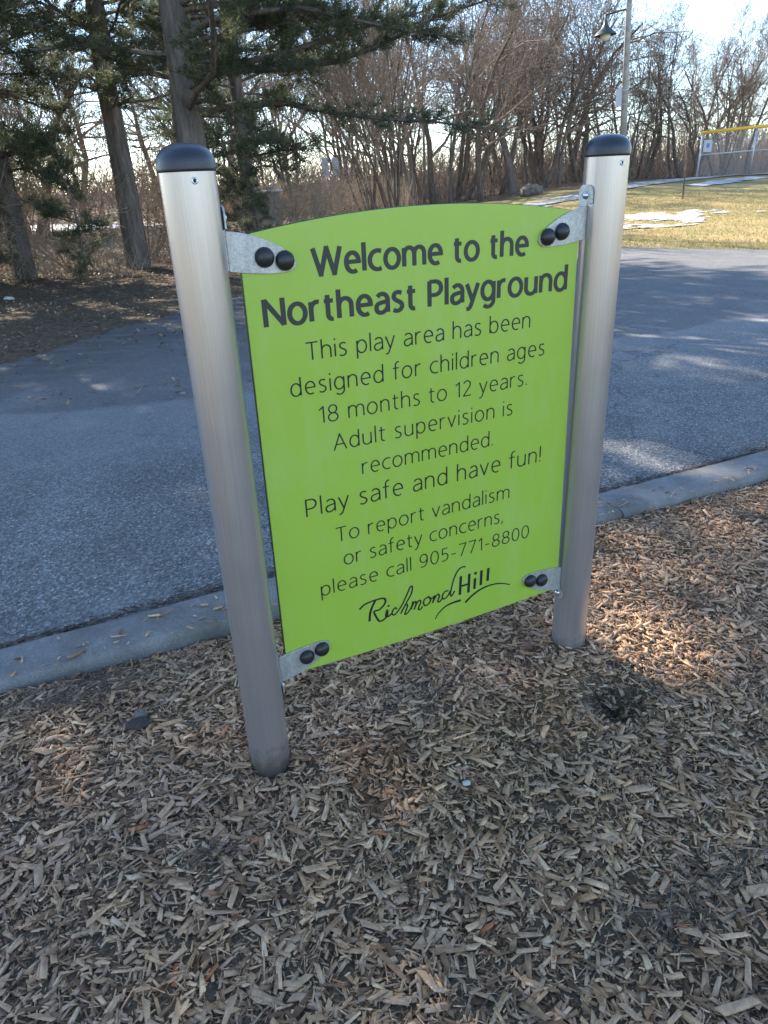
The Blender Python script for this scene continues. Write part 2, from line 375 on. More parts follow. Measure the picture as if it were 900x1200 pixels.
# far concrete path climbing the slope, and the paler one behind
def ribbon_path(name, pts, w, mat, dz):
    V = []; n = 60; P = [Vector(p) for p in pts]
    cum = [0]
    for a, b in zip(P, P[1:]): cum.append(cum[-1]+(b-a).length)
    def at(s):
        for i in range(len(P)-1):
            if s <= cum[i+1] or i == len(P)-2: return P[i].lerp(P[i+1], (s-cum[i])/(cum[i+1]-cum[i]))
    F = []
    for i in range(n+1):
        s = cum[-1]*i/n; p = at(s); d = (at(min(cum[-1], s+.5))-at(max(0, s-.5))).normalized(); q = Vector((-d.y, d.x))
        for k in (-1, -.5, 0, .5, 1):
            a = p+q*(k*w/2); V.append((a.x, a.y, float(ground_z(a.x, a.y))+dz))
    for i in range(n):
        for k in range(4): F.append((i*5+k, (i+1)*5+k, (i+1)*5+k+1, i*5+k+1))
    mb = MB(); mb.add(V, F, True); return mb.build(name, mat, kind='structure')
ribbon_path('footpath', [(2.5, 31.5), (6.5, 33.6), (9.5, 34.6), (12.2, 36.6), (15.0, 39.0), (20, 43), (34, 50)], 1.7, m_path, .035)
def snow_patch(pts, name='snow_patch', dz=0, jit=.6, step=.06, cut=.02):
    P = np.array(pts); x0, y0 = P.min(0)-.6; x1, y1 = P.max(0)+.6
    me = grid_mesh(name, np.arange(x0, x1, step), np.arange(y0, y1, step), lambda x, y: ground_z(x, y)+.028+.03*vnoise(x, y, 41, 3)+dz, m_snow,
                   keep=lambda x, y: in_poly(x, y, pts, jit) & (vnoise(x, y, 43, 1.1)+.7*vnoise(x, y*2, 44, 3.1) > cut))
    return link(name, me, kind='structure')
snow_patch([(6.6, 22.9), (8.0, 22.4), (9.7, 22.7), (10.6, 24.2), (10.4, 25.2), (9.6, 26.6), (8.0, 26.8), (6.6, 25)])
snow_patch([(10.2, 24.2), (12.5, 24.6), (15.5, 24.6), (15.8, 25.6), (12.4, 26.2), (10.4, 26.2)], cut=.02)
snow_patch([(14.6, 34.6), (16.8, 35.6), (19.6, 38.0), (19.2, 38.9), (16.5, 37.2), (14.2, 35.4)], cut=-.6, jit=.3)
snow_patch([(-26, 37), (-14, 35), (-8, 36), (-7.5, 39.5), (-14, 40.5), (-26, 41)], step=.3, jit=1.5, cut=-.6)
snow_patch([(3.0, 30.2), (6.6, 31.6), (8.0, 32.6), (6.0, 33.2), (3.2, 32.5)], jit=.4, cut=-.5)

# ------------------------------------------------------------------ wood chips
def chip_arrays(n, L, Wd, T, P, yaw, pitch, roll):
    """n irregular split chips -> vertex array (n*8,3), quads (n*6,4)"""
    base = np.array([[-1, -1, -1], [-1, 1, -1], [1, 1, -1], [1, -1, -1], [-1, -1, 1], [-1, 1, 1], [1, 1, 1], [1, -1, 1]], float)*.5
    V = np.repeat(base[None], n, 0); r = RNG
    tap = r.uniform(.45, 1.08, (n, 1)); end = V[:, :, 0] > 0
    V[:, :, 1] = np.where(end, V[:, :, 1]*tap, V[:, :, 1]); skew = r.uniform(-.5, .5, (n, 1)); V[:, :, 0] += V[:, :, 1]*skew*Wd[:, None]/L[:, None]*2
    V[:, :, 2] = np.where(end, V[:, :, 2]*r.uniform(.5, 1, (n, 1)), V[:, :, 2])
    V += r.uniform(-.045, .045, V.shape)
    V[:, :, 0] *= L[:, None]; V[:, :, 1] *= Wd[:, None]; V[:, :, 2] *= T[:, None]
    cr, sr = np.cos(roll)[:, None], np.sin(roll)[:, None]; y = V[:, :, 1]*cr-V[:, :, 2]*sr; z = V[:, :, 1]*sr+V[:, :, 2]*cr
    cp, sp = np.cos(pitch)[:, None], np.sin(pitch)[:, None]; x = V[:, :, 0]*cp-z*sp; z = V[:, :, 0]*sp+z*cp
    cy, sy = np.cos(yaw)[:, None], np.sin(yaw)[:, None]; X = x*cy-y*sy; Yv = x*sy+y*cy
    V = np.stack([X, Yv, z], -1) + P[:, None, :]
    q = np.array([[4, 7, 6, 5], [0, 4, 5, 1], [3, 2, 6, 7], [0, 3, 7, 4], [1, 5, 6, 2]]); Q = (np.arange(n)[:, None, None]*8+q[None]).reshape(-1, 4)
    return V.reshape(-1, 3), Q
def near_posts(x, y, r=.069):
    return (np.hypot(x-POST_L.x, y-POST_L.y) < r) | (np.hypot(x-POST_R.x, y-POST_R.y) < r)
def scatter_chips(n, box, layer, lmul=1.0, lmin=.008):
    x = RNG.uniform(box[0], box[1], n); y = RNG.uniform(box[2], box[3], n)
    ks_ = kerb_s(x, y); k = ((ks_ < 0) | ((ks_ < .20) & (RNG.random(n) < .10*np.exp(-ks_/.06)+.006))) & ~near_posts(x, y); x, y = x[k], y[k]
    k = (np.hypot(x-.79, y-1.99) > .06) | (RNG.random(len(x)) < .25); x, y = x[k], y[k]
    # thin out what the photograph's neighbourhood would not show
    pr = np.where((np.abs(x) < 1.0+.75*y) & (y > .75), 1.0, .35); k = RNG.random(len(x)) < pr; x, y = x[k], y[k]; n = len(x)
    L = np.clip(RNG.lognormal(math.log(.020), .56, n)*lmul, lmin, .08); Wd = np.clip(L*RNG.uniform(.10, .42, n), .0025, .016); T = np.clip(Wd*RNG.uniform(.15, .42, n), .001, .004)
    P = np.stack([x, y, np.where(kerb_s(x, y) > 0, .012, mulch_z(x, y)+RNG.uniform(-.012, layer, n))], -1)
    thin = RNG.random(n) < .16; Wd = np.where(thin, RNG.uniform(.0015, .003, n), Wd); L = np.where(thin, L*1.5, L)
    flow = vnoise(x, y, 51, 3.0)*5
    return chip_arrays(n, L, Wd, T, P, flow+RNG.normal(0, 1.1, n), RNG.normal(0, .19, n), RNG.normal(0, .30, n))
def two(a, b): return np.concatenate([a[0], b[0]]), np.concatenate([a[1], b[1]+len(a[0])])
ch = scatter_chips(205000, (-3.0, 3.6, .3, 4.6), .006)
ch = two(ch, scatter_chips(30000, (-2.4, 2.6, .7, 3.9), .010, 1.0))
link('wood_chips', np_mesh('wood_chips', ch[0], Q=ch[1], mat=m_chip), mul, kind='stuff')
# the 300 biggest loose chips lie on top one by one
proto = []
for i in range(24):
    L = np.array([random.uniform(.04, .07)]); Wd = L*random.uniform(.2, .42); T = np.array([random.uniform(.003, .006)])
    v, q = chip_arrays(1, L, Wd, T, np.zeros((1, 3)), np.zeros(1), np.zeros(1), np.zeros(1)); proto.append(np_mesh('wood_chip', v, Q=q, mat=m_chip))
cnt = 0
while cnt < 296:
    x = random.uniform(-2.2, 2.2); y = random.uniform(.8, 3.2)**1.0
    if random.random() > 1.3/(y+.3) or abs(x) > .25+.7*y or kerb_s(x, y) > -.05 or near_posts(x, y, .09): continue
    o = bpy.data.objects.new('wood_chip', random.choice(proto)); COL.objects.link(o); o.parent = mul
    o.location = (x, y, float(mulch_z(x, y))+.008); o.rotation_euler = (random.gauss(0, .2), random.gauss(0, .16), random.uniform(0, 6.28)); o.scale = [random.uniform(.7, 1.05)]*3; cnt += 1
# a few long ones seen in the photograph
for x, y, yaw, L, w in ((.74, .97, .25, .10, .02), (-.98, 1.50, .15, .05, .022), (-.70, 1.60, 1.2, .07, .018), (-.78, 1.25, .9, .075, .012)):
    v, q = chip_arrays(1, np.array([L]), np.array([w]), np.array([.008]), np.zeros((1, 3)), np.zeros(1), np.zeros(1), np.zeros(1))
    o = link('wood_chip', np_mesh('wood_chip', v, Q=q, mat=m_chip), mul); o.location = (x, y, float(mulch_z(x, y))+.012); o.rotation_euler = (0, .05, yaw)

# litter: thin leaves / needles
def quads_scatter(name, P, L, Wd, yaw, tilt, mat, parent=None, **k):
    n = len(P); c, s = np.cos(yaw), np.sin(yaw); ct, st = np.cos(tilt), np.sin(tilt)
    ax = np.stack([c*ct, s*ct, st], -1)*L[:, None]/2; ay = np.stack([-s, c, RNG.uniform(-.3, .3, n)], -1)*Wd[:, None]/2
    V = np.stack([P-ax, P+ay+[0, 0, .003], P+ax, P-ay+[0, 0, .003]], 1).reshape(-1, 3); Q = np.arange(4*n).reshape(-1, 4)
    return link(name, np_mesh(name, V, Q=Q, mat=mat), parent, **k)
n = 46000; x = RNG.uniform(-20, 6, n); y = RNG.uniform(6.0, 31, n)
on = in_poly(x, y, AP, .45); edge = vnoise(x, y, 61, .8)+vnoise(x, y, 62, 2.5)*.6
left = (x < 3+2*vnoise(x, y, 63, .5)); k = left & (~on | ((x < -.8) & (edge+.4*sst(-1, -4, x) > .28) & (RNG.random(n) < .5)))
x, y = x[k], y[k]; n = len(x)
quads_scatter('leaf_litter', np.stack([x, y, np.maximum(terr(x, y)-.01, ground_z(x, y))+RNG.uniform(.004, .03, n)], -1), RNG.uniform(.03, .09, n), RNG.uniform(.018, .05, n), RNG.uniform(0, 6.3, n), RNG.normal(0, .35, n), m_leaf, kind='stuff')
# twigs and needles gathered along the kerb and blown over the asphalt
n = 5200; s = RNG.uniform(-2.8, 5.5, n); w = np.abs(RNG.normal(0, .045, n)); k = vnoise(s, 0*s, 71, 1.5) > -.15; w = np.where(k, w, w*.35)
pos = C0 + CU*s[:, None] + CN*(CW+.0+w)[:, None]
quads_scatter('kerb_litter', np.stack([pos[:, 0], pos[:, 1], np.full(n, -.004)+RNG.uniform(0, .008, n)], -1), RNG.uniform(.012, .05, n), RNG.uniform(.002, .009, n), RNG.normal(.42, .6, n), RNG.normal(0, .15, n), mk_needle('dark_litter', [(0, (.03, .022, .016)), (.6, (.09, .065, .045)), (1, (.22, .17, .12))], .05), kind='stuff')
n = 1500; x = RNG.uniform(-5, 9, n); y = RNG.uniform(3, 15, n); k = in_poly(x, y, AP) & (kerb_s(x, y) > .35) & (vnoise(x, y, 72, .9) > .05); x, y = x[k], y[k]; n = len(x)
quads_scatter('scattered_leaves', np.stack([x, y, asph_z(x, y)+.008], -1), RNG.uniform(.015, .05, n), RNG.uniform(.003, .014, n), RNG.uniform(-.6, 1.2, n), RNG.normal(0, .1, n), m_leaf, kind='stuff')
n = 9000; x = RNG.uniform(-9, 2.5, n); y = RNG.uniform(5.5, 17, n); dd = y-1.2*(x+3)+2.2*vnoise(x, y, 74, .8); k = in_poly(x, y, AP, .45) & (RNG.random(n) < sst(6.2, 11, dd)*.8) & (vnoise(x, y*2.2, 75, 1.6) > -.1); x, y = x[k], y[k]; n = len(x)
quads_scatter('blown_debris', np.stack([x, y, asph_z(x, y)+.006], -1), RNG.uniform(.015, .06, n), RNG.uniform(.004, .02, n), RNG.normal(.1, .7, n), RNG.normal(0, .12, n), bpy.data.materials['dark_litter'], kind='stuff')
# dark pine needles over the chips at the left end of the kerb and around the hole
def needle_mat(n, c, r, name):
    a = RNG.normal(0, 1, (n, 2))*np.array(r); x = c[0]+a[:, 0]; y = c[1]+a[:, 1]*1.0+.42*a[:, 0]
    k = kerb_s(x, y) < -.01; x, y = x[k], y[k]; n = len(x)
    return quads_scatter(name, np.stack([x, y, mulch_z(x, y)+RNG.uniform(.004, .016, n)], -1), RNG.uniform(.03, .09, n), RNG.uniform(.0012, .003, n), RNG.normal(.5, .5, n), RNG.normal(0, .12, n), bpy.data.materials['dark_litter'], mul, kind='stuff')
needle_mat(900, (-1.25, 2.18), (.20, .07), 'needle_litter'); needle_mat(350, (.9, 2.0), (.25, .1), 'needle_litter'); needle_mat(110, (-.55, 1.42), (.06, .03), 'needle_litter'); needle_mat(500, (1.0, 1.35), (.35, .05), 'needle_litter'); needle_mat(300, (.1, 2.05), (.07, .12), 'needle_litter')
# lawn blades
n = 70000; x = RNG.uniform(3, 26, n); y = RNG.uniform(11, 33, n); k = ~in_poly(x, y, AP, .45) & (y < 32+0*x) & (RNG.random(n) < .9); x, y = x[k], y[k]; n = len(x)
z = ground_z(x, y); h = RNG.uniform(.03, .08, n); a = RNG.uniform(0, 6.3, n); dx, dy = np.cos(a)*.012, np.sin(a)*.012; lx, ly = RNG.normal(0, .03, n), RNG.normal(0, .03, n)
V = np.stack([np.stack([x-dx, y-dy, z], -1), np.stack([x+dx, y+dy, z], -1), np.stack([x+lx, y+ly, z+h], -1)], 1).reshape(-1, 3)
link('dry_grass', np_mesh('dry_grass', V, T=np.arange(3*n).reshape(-1, 3), mat=m_grass), kind='stuff')

# ------------------------------------------------------------------ sign
E_ = (POST_R-POST_L).normalized(); N_ = Vector((E_.y, -E_.x, 0))           # N_ points to the viewer's side
SEP = (POST_R-POST_L).length
SM = Matrix((E_, -N_, Vector((0, 0, 1)))).transposed().to_4x4(); SM.translation = POST_L   # local: x along panel, y away from viewer, z up
sign = empty('playground_sign', (0, 0, 0), label='lime green welcome sign with engraved black text held between two round aluminium posts', cat='sign')
sign.matrix_world = SM
PR = .0635
def post(x, ztop, zbot):
    mb = MB(); mb.lathe([(PR, zbot), (PR, 0), (PR, .4), (PR, .8), (PR, 1.2), (PR, ztop)], 64); p = mb.build('post', m_alu, sign); p.location = (x, 0, 0)
    c = MB(); R = PR+.0025
    prof = [(R-.004, ztop-.004), (R, ztop-.003), (R+.0005, ztop+.003), (R, ztop+.010)]
    for i in range(1, 15):
        t = math.pi/2*i/14; prof.append((max(.0005, R*math.cos(t)**.72), ztop+.010+.045*math.sin(t)**.95))
    c.lathe(prof, 64); c.build('cap', m_cap, p)
    r = MB(); a = Matrix.Translation((0, -PR, ztop-.022)) @ Matrix.Rotation(math.pi/2, 4, 'X')
    r.lathe([(.0075, -.001), (.0075, .0008), (.006, .0018), (.0045, .0018), (.004, .0008), (.0005, .0008)], 20, a); r.build('rivet', m_bolt, p)
    d = MB(); d.lathe([(.0028, -.0), (.0028, .0016), (.0003, .0016)], 12, a); d.build('rivet_hole', m_knob, p)
    return p
post(0, 1.724, -.3); post(SEP, 1.724, -.3)
# panel
def top_z(u): return 1.621-.163*(u-.617)**2
out = []
for i in range(33):
    u = .0915+(1.1495-.0915)*i/32; out.append((u, .2835-.012*(1-((u-.62)/.53)**2)))
for i in range(33):
    u = 1.1360-(1.1360-.0985)*i/32; out.append((u, top_z(u)))
mb = MB(); mb.prism(out, 0, .019)
pan = mb.build('panel', m_panel, sign, bevel=.0015)
co = [(u+(.0012 if u < .6 else -.0012)*0, z) for u, z in out]
# dark middle layer of the sheet shows as a line along its edge
mb = MB(); big = [(u+(-.0011 if u < .617 else .0011), z+(-.0011 if z < .9 else .0011)) for u, z in out]; mb.prism(big, .0035, .0155); mb.build('core_layer', m_core, pan)

# bracket (plate with rounded nose, flange against the post, bolts and knobs)
PL = [(.068, 1.500), (.105, 1.4935), (.155, 1.4880), (.20, 1.4865), (.222, 1.4885), (.234, 1.4960), (.2395, 1.507), (.236, 1.518), (.226, 1.529), (.205, 1.546), (.170, 1.5645), (.131, 1.580), (.100, 1.5875), (.068, 1.592)]
def bracket(right, bottom):
    def X(u): return SEP-u+.002 if right else u
    def Zf(z): return 1.8615-z+(.008 if right else 0) if bottom else z
    pts = [(X(u), Zf(z)) for u, z in PL]
    if right != bottom: pts = pts[::-1]
    mb = MB(); mb.prism(pts, -.0052, -.0006); b = mb.build('bracket', m_galv, sign, bevel=.001)
    # flange
    f = MB(); x0 = X(.0645); x1 = X(.0685); zt = [(-.003, 1.502), (.034, 1.502), (.034, 1.632), (.028, 1.643), (.018, 1.648), (-.010, 1.648), (-.019, 1.643), (-.024, 1.632), (-.024, 1.598), (-.003, 1.594)]
    if bottom: zt = [(-.003, 1.502), (.034, 1.502), (.034, 1.618), (.028, 1.627), (-.016, 1.627), (-.022, 1.618), (-.022, 1.600), (-.003, 1.596)]
    vs = [(x0, y, Zf(z)) for y, z in zt]+[(x1, y, Zf(z)) for y, z in zt]; n = len(zt)
    fs = [tuple(range(n)), tuple(range(2*n-1, n-1, -1))]+[(i, i+n, (i+1) % n+n, (i+1) % n) for i in range(n)]
    f.add(vs, fs); f.build('flange', m_galv, b)
    s = -1 if right else 1; q = MB(); Mx = Matrix.Translation((x1, .004, Zf(1.620 if not bottom else 1.612))) @ Matrix.Rotation(s*math.pi/2, 4, 'Y')
    q.lathe([(.011, 0), (.011, .002), (.0095, .003), (.0088, .0055), (.006, .0085), (.0005, .0095)], 24, Mx); q.build('bolt', m_bolt, b)
    for u, z in ((.157, 1.5265), (.2085, 1.515)):
        k = MB(); Mk = Matrix.Translation((X(u), -.005, Zf(z))) @ Matrix.Rotation(math.pi/2, 4, 'X')
        k.lathe([(.0235, 0), (.0245, .002), (.0240, .006), (.0215, .0112), (.0165, .0158), (.0095, .0188), (.0005, .0198)], 40, Mk)
        kb = k.build('bolt_cap', m_knob, b)
        k = MB(); k.lathe([(.0085, .0184), (.0078, .0196), (.0005, .0206)], 6, Mk, False); k.build('bolt_cap_boss', m_knob, kb)
for r in (0, 1):
    for b in (0, 1): bracket(r, b)

# lettering: a single-line alphabet, drawn with a stroke width
def arc(cx, cy, rx, ry, a0, a1, n=14): return [(cx+rx*math.cos(math.radians(a0+(a1-a0)*i/n)), cy+ry*math.sin(math.radians(a0+(a1-a0)*i/n))) for i in range(n+1)]
def cr(P, n=5):
    """Catmull-Rom through P"""
    Q = [P[0]]+list(P)+[P[-1]]; o = []
    for i in range(len(P)-1):
        p0, p1, p2, p3 = Q[i:i+4]
        for j in range(n):
            t = j/n; o.append(tuple(.5*((2*p1[k])+(-p0[k]+p2[k])*t+(2*p0[k]-5*p1[k]+4*p2[k]-p3[k])*t*t+(-p0[k]+3*p1[k]-3*p2[k]+p3[k])*t**3) for k in (0, 1)))
    return o+[P[-1]]
XH = .52
GL = {
 'a': (.38, [[*arc(.20, .34, .16, .18, 145, 0, 9), (.36, 0)], cr([(.36, .305), (.20, .285), (.07, .24), (.03, .145), (.06, .045), (.15, 0), (.25, .03), (.33, .10), (.36, .18)])]),
 'b': (.43, [[(.03, .77), (.03, 0)], arc(.215, .26, .19, .26, 165, -165, 20)]),
 'c': (.36, [arc(.26, .26, .235, .26, 62, 298, 16)]),
 'd': (.43, [[(.40, .77), (.40, 0)], arc(.215, .26, .19, .26, 15, 345, 20)]),
 'e': (.42, [[(.03, .275), (.40, .275)]+arc(.22, .28, .18, .24, 0, 180, 12)[1:]+arc(.235, .26, .195, .26, 180, 302, 9)[1:]]),
 'f': (.26, [[(.11, 0), (.11, .58)]+arc(.23, .62, .12, .14, 180, 75, 7), [(0, .50), (.25, .50)]]),
 'g': (.43, [[(.40, .52), (.40, -.02)]+arc(.22, -.03, .18, .19, 0, -140, 9)[1:], arc(.215, .26, .19, .26, 15, 345, 20)]),
 'h': (.41, [[(.03, .77), (.03, 0)], arc(.205, .335, .17, .185, 172, 0, 10)+[(.375, 0)]]),
 'i': (.06, [[(.03, .52), (.03, 0)], [(.03, .665), (.03, .735)]]),
 'l': (.06, [[(.03, .77), (.03, 0)]]),
 'm': (.68, [[(.03, .52), (.03, 0)], arc(.19, .345, .155, .175, 172, 0, 9)+[(.345, 0)], arc(.50, .345, .155, .175, 172, 0, 9)+[(.655, 0)]]),
 'n': (.41, [[(.03, .52), (.03, 0)], arc(.205, .335, .17, .185, 172, 0, 10)+[(.375, 0)]]),
 'o': (.45, [arc(.225, .26, .205, .26, 90, 450, 24)]),
 'p': (.43, [[(.03, .52), (.03, -.23)], arc(.215, .26, .19, .26, 165, -165, 20)]),
 'r': (.26, [[(.03, .52), (.03, 0)], arc(.20, .34, .165, .17, 172, 72, 7)]),
 's': (.32, [cr([(.28, .485), (.19, .52), (.09, .495), (.05, .40), (.10, .315), (.20, .255), (.275, .19), (.285, .10), (.22, .02), (.12, 0), (.03, .04)], 4)]),
 't': (.27, [[(.11, .66), (.11, .13)]+arc(.22, .13, .11, .125, 180, 285, 6)[1:], [(.01, .50), (.26, .50)]]),
 'u': (.41, [[(.375, .52), (.375, 0)], [(.03, .52), (.03, .18)]+arc(.20, .18, .17, .18, 180, 350, 10)[1:]]),
 'v': (.38, [[(.01, .52), (.19, .01), (.37, .52)]]),
 'y': (.38, [[(.01, .52), (.195, .02)], [(.375, .52), (.19, 0), (.13, -.15), (.08, -.205), (.0, -.215)]]),
 'T': (.46, [[(.0, .70), (.46, .70)], [(.23, .70), (.23, 0)]]),
 'W': (.78, [[(.01, .72), (.20, .01), (.39, .70), (.58, .01), (.77, .72)]]),
 'N': (.52, [[(.03, 0), (.03, .72)], [(.03, .70), (.49, .02)], [(.49, 0), (.49, .72)]]),
 'P': (.42, [[(.03, 0), (.03, .72)], [(.03, .70), (.19, .70)]+arc(.20, .51, .19, .19, 90, -90, 12)[1:]+[(.03, .32)]]),
 'A': (.54, [[(.01, 0), (.27, .71), (.53, 0)], [(.11, .25), (.43, .25)]]),
 '1': (.24, [[(.02, .56), (.19, .69), (.19, 0)]]),
 '2': (.40, [cr([(.04, .60), (.11, .68), (.21, .71), (.32, .66), (.36, .54), (.31, .40), (.19, .25), (.04, .02)], 5)+[(.39, .02)]]),
 '8': (.43, [arc(.215, .53, .16, .17, 90, 450, 20), arc(.215, .18, .19, .18, 90, 450, 20)]),
 '9': (.43, [arc(.21, .48, .18, .225, 0, 360, 20), cr([(.39, .50), (.385, .30), (.32, .10), (.20, .01), (.06, .03)], 5)]),
 '0': (.43, [arc(.215, .35, .19, .355, 90, 450, 24)]),
 '5': (.39, [[(.34, .70), (.08, .70), (.06, .38)]+cr([(.06, .38), (.19, .42), (.31, .36), (.355, .22), (.29, .06), (.15, 0), (.03, .04)], 4)[1:]]),
 '7': (.40, [[(.01, .70), (.385, .70), (.13, 0)]]),
 '-': (.28, [[(.03, .26), (.25, .26)]]), '.': (.07, [[(.035, .0), (.035, .07)]]), ',': (.09, [[(.055, .07), (.02, -.10)]]),
 '!': (.07, [[(.035, .72), (.035, .20)], [(.035, .0), (.035, .07)]]), ' ': (.17, [])}
def ribbon(mb, pts, w, y, M=None):
    """flat stroke of width w on the panel face, mitred"""
    P = [Vector(p) for p in pts]; cl = (P[0]-P[-1]).length < 1e-4
    if not cl and not hasattr(w, '__len__'):
        for i in range(1, len(P)-1):
            a, b = (P[i]-P[i-1]).normalized(), (P[i+1]-P[i]).normalized()
            if a.dot(b) < .35:
                ribbon(mb, P[:i]+[P[i]+a*w*.35], w, y); ribbon(mb, [P[i]-b*w*.35]+P[i+1:], w, y-.000015); return
    if cl: P = P[:-1]
    n = len(P); A, B = [], []
    for i in range(n):
        a = P[i-1] if (i > 0 or cl) else None; b = P[(i+1) % n] if (i < n-1 or cl) else None
        d1 = (P[i]-a).normalized() if a is not None else None; d2 = (b-P[i]).normalized() if b is not None else None
        if d1 is None: d1 = d2
        if d2 is None: d2 = d1
        t = (d1+d2); t = t.normalized() if t.length > 1e-6 else d1; nn = Vector((-t.y, t.x)); c = max(.42, nn.dot(Vector((-d1.y, d1.x))))
        ww = w[i] if hasattr(w, '__len__') else w*(.84+.2*abs(t.y))
        A.append(P[i]+nn*ww/2/c); B.append(P[i]-nn*ww/2/c)
    vs = [(p.x, y, p.y) for p in A]+[(p.x, y, p.y) for p in B]; m_ = n if cl else n-1
    mb.add(vs, [(i, i+n, (i+1) % n+n, (i+1) % n) for i in range(m_)])
def text_line(txt, u0, u1, base, size, sw, track=.11):
    if sw < .01: sw *= 1.12
    adv = [GL[c][0] for c in txt]; ink = sum(adv)*size; gaps = len(txt)-1
    tgt = u1-u0-sw; tr = track*size; nat = ink+gaps*tr; sx = min(1.12, max(.9, tgt/nat)); tr = (tgt-ink*sx)/gaps
    x = u0+sw/2; mb = MB(); k = 0
    for c, a in zip(txt, adv):
        for st in GL[c][1]:
            ribbon(mb, [(x+px*size*sx, base+pz*size) for px, pz in st], sw, -.0004-.00003*(k % 3)); k += 1
        x += a*size*sx+tr
    mb.build('text_line', m_letter if sw > .01 else m_fine, pan, kind='stuff')
text_line('Welcome to the', .278, .957, 1.4720, .091, .0128)
text_line('Northeast Playground', .135, 1.108, 1.3585, .095, .0132)
text_line('This play area has been', .243, .975, 1.2590, .066, .0040)
text_line('designed for children ages', .189, 1.034, 1.1680, .066, .0040)
text_line('18 months to 12 years.', .264, .972, 1.0810, .066, .0038)
text_line('Adult supervision is', .301, .920, .9930, .066, .0038)
text_line('recommended.', .384, .848, .9030, .066, .0038)
text_line('Play safe and have fun!', .199, 1.042, .8080, .076, .0044)
text_line('To report vandalism', .287, .919, .7030, .066, .0038)
text_line('or safety concerns,', .306, .897, .6190, .066, .0038)
text_line('please call 905-771-8800', .223, 1.008, .5330, .066, .0038)
LOGO = [
(.0040, [(0.3483, 0.4448), (0.3658, 0.457), (0.3895, 0.4616), (0.4167, 0.4623), (0.4357, 0.4599), (0.442, 0.4486), (0.4359, 0.4346), (0.4181, 0.4222), (0.3996, 0.421), (0.4065, 0.3968), (0.4159, 0.379), (0.4298, 0.3781), (0.4456, 0.3898), (0.4466, 0.4115), (0.4409, 0.3943), (0.444, 0.3859), (0.4532, 0.3873), (0.4632, 0.3944)]),
(.0048, [(0.4065, 0.4619), (0.3953, 0.444), (0.3851, 0.4184), (0.3815, 0.389)]),
(.0044, [(0.4510, 0.429), (0.4533, 0.4225)]),
(.0034, [(0.4819, 0.4038), (0.4751, 0.4111), (0.4656, 0.4017), (0.4638, 0.3912), (0.4699, 0.3848), (0.4792, 0.3892), (0.4917, 0.4021), (0.505, 0.4199), (0.5223, 0.451), (0.5335, 0.4729), (0.5412, 0.4706), (0.537, 0.4464), (0.5191, 0.4191), (0.4951, 0.381)]),
(.0034, [(0.4982, 0.3889), (0.5116, 0.4068), (0.5195, 0.4101), (0.5207, 0.4002), (0.5106, 0.3759), (0.5199, 0.3759), (0.5362, 0.3952), (0.5425, 0.4154)]),
(.0034, [(0.5425, 0.4154), (0.5338, 0.3848)]),
(.0034, [(0.5354, 0.3902), (0.5452, 0.4071), (0.5524, 0.4108), (0.5529, 0.3995), (0.5452, 0.3811)]),
(.0034, [(0.5475, 0.3856), (0.5588, 0.4065), (0.5683, 0.4109), (0.571, 0.4012), (0.5618, 0.381), (0.5682, 0.3744), (0.5786, 0.3838)]),
(.0034, [(0.5995, 0.413), (0.5878, 0.41), (0.5818, 0.3978), (0.5866, 0.3843), (0.599, 0.3848), (0.6088, 0.3959), (0.6068, 0.4092), (0.6000, 0.414), (0.6125, 0.403), (0.6252, 0.4117)]),
(.0034, [(0.6252, 0.4117), (0.6167, 0.3844)]),
(.0034, [(0.6182, 0.3877), (0.631, 0.4084), (0.6406, 0.4121), (0.6427, 0.401), (0.6366, 0.3856), (0.644, 0.381), (0.6553, 0.3926)]),
(.0034, [(0.6793, 0.4136), (0.6666, 0.4153), (0.6569, 0.4056), (0.6553, 0.3926), (0.6627, 0.3865), (0.6755, 0.3938), (0.6868, 0.4113)]),
(.0034, [(0.7468, 0.4878), (0.7318, 0.49), (0.7153, 0.48), (0.7011, 0.4554), (0.6921, 0.4247), (0.6868, 0.4001), (0.6898, 0.3893), (0.6966, 0.3948), (0.7034, 0.4063)])]
mb = MB(); k = 0
for w, s in LOGO: ribbon(mb, cr(s, 4), w*1.7, -.0004-.00003*k); k += 1
for s, w in (([(0.7282, 0.4563), (0.7245, 0.3833)], .0098), ([(0.7623, 0.456), (0.7590, 0.382)], .0098), ([(0.7268, 0.4164), (0.7588, 0.4165)], .0085), ([(0.7856, 0.4311), (0.7833, 0.3896)], .0098), ([(0.7876, 0.4555), (0.7869, 0.4452)], .0098), ([(0.8115, 0.4551), (0.8092, 0.3969)], .0098), ([(0.8395, 0.456), (0.8372, 0.4053)], .0098)):
    ribbon(mb, s, w, -.0004-.00003*k); k += 1
def taper(pts, w0, w1): P = cr(pts, 6); return P, [w0+(w1-w0)*i/(len(P)-1) for i in range(len(P))]
P, w = taper([(0.6261, 0.3167), (0.6398, 0.3368), (0.6678, 0.3553), (0.698, 0.3609), (0.7286, 0.3604)], .003, .0085); ribbon(mb, P, w, -.0004-.00003*k); k += 1
P, w = taper([(0.7464, 0.3456), (0.7772, 0.3667), (0.8176, 0.3819), (0.861, 0.3842), (0.8973, 0.3771), (0.9335, 0.3615)], .0085, .0035); ribbon(mb, P, w, -.0004-.00003*k)
mb.build('logo', m_fine, pan, kind='stuff')

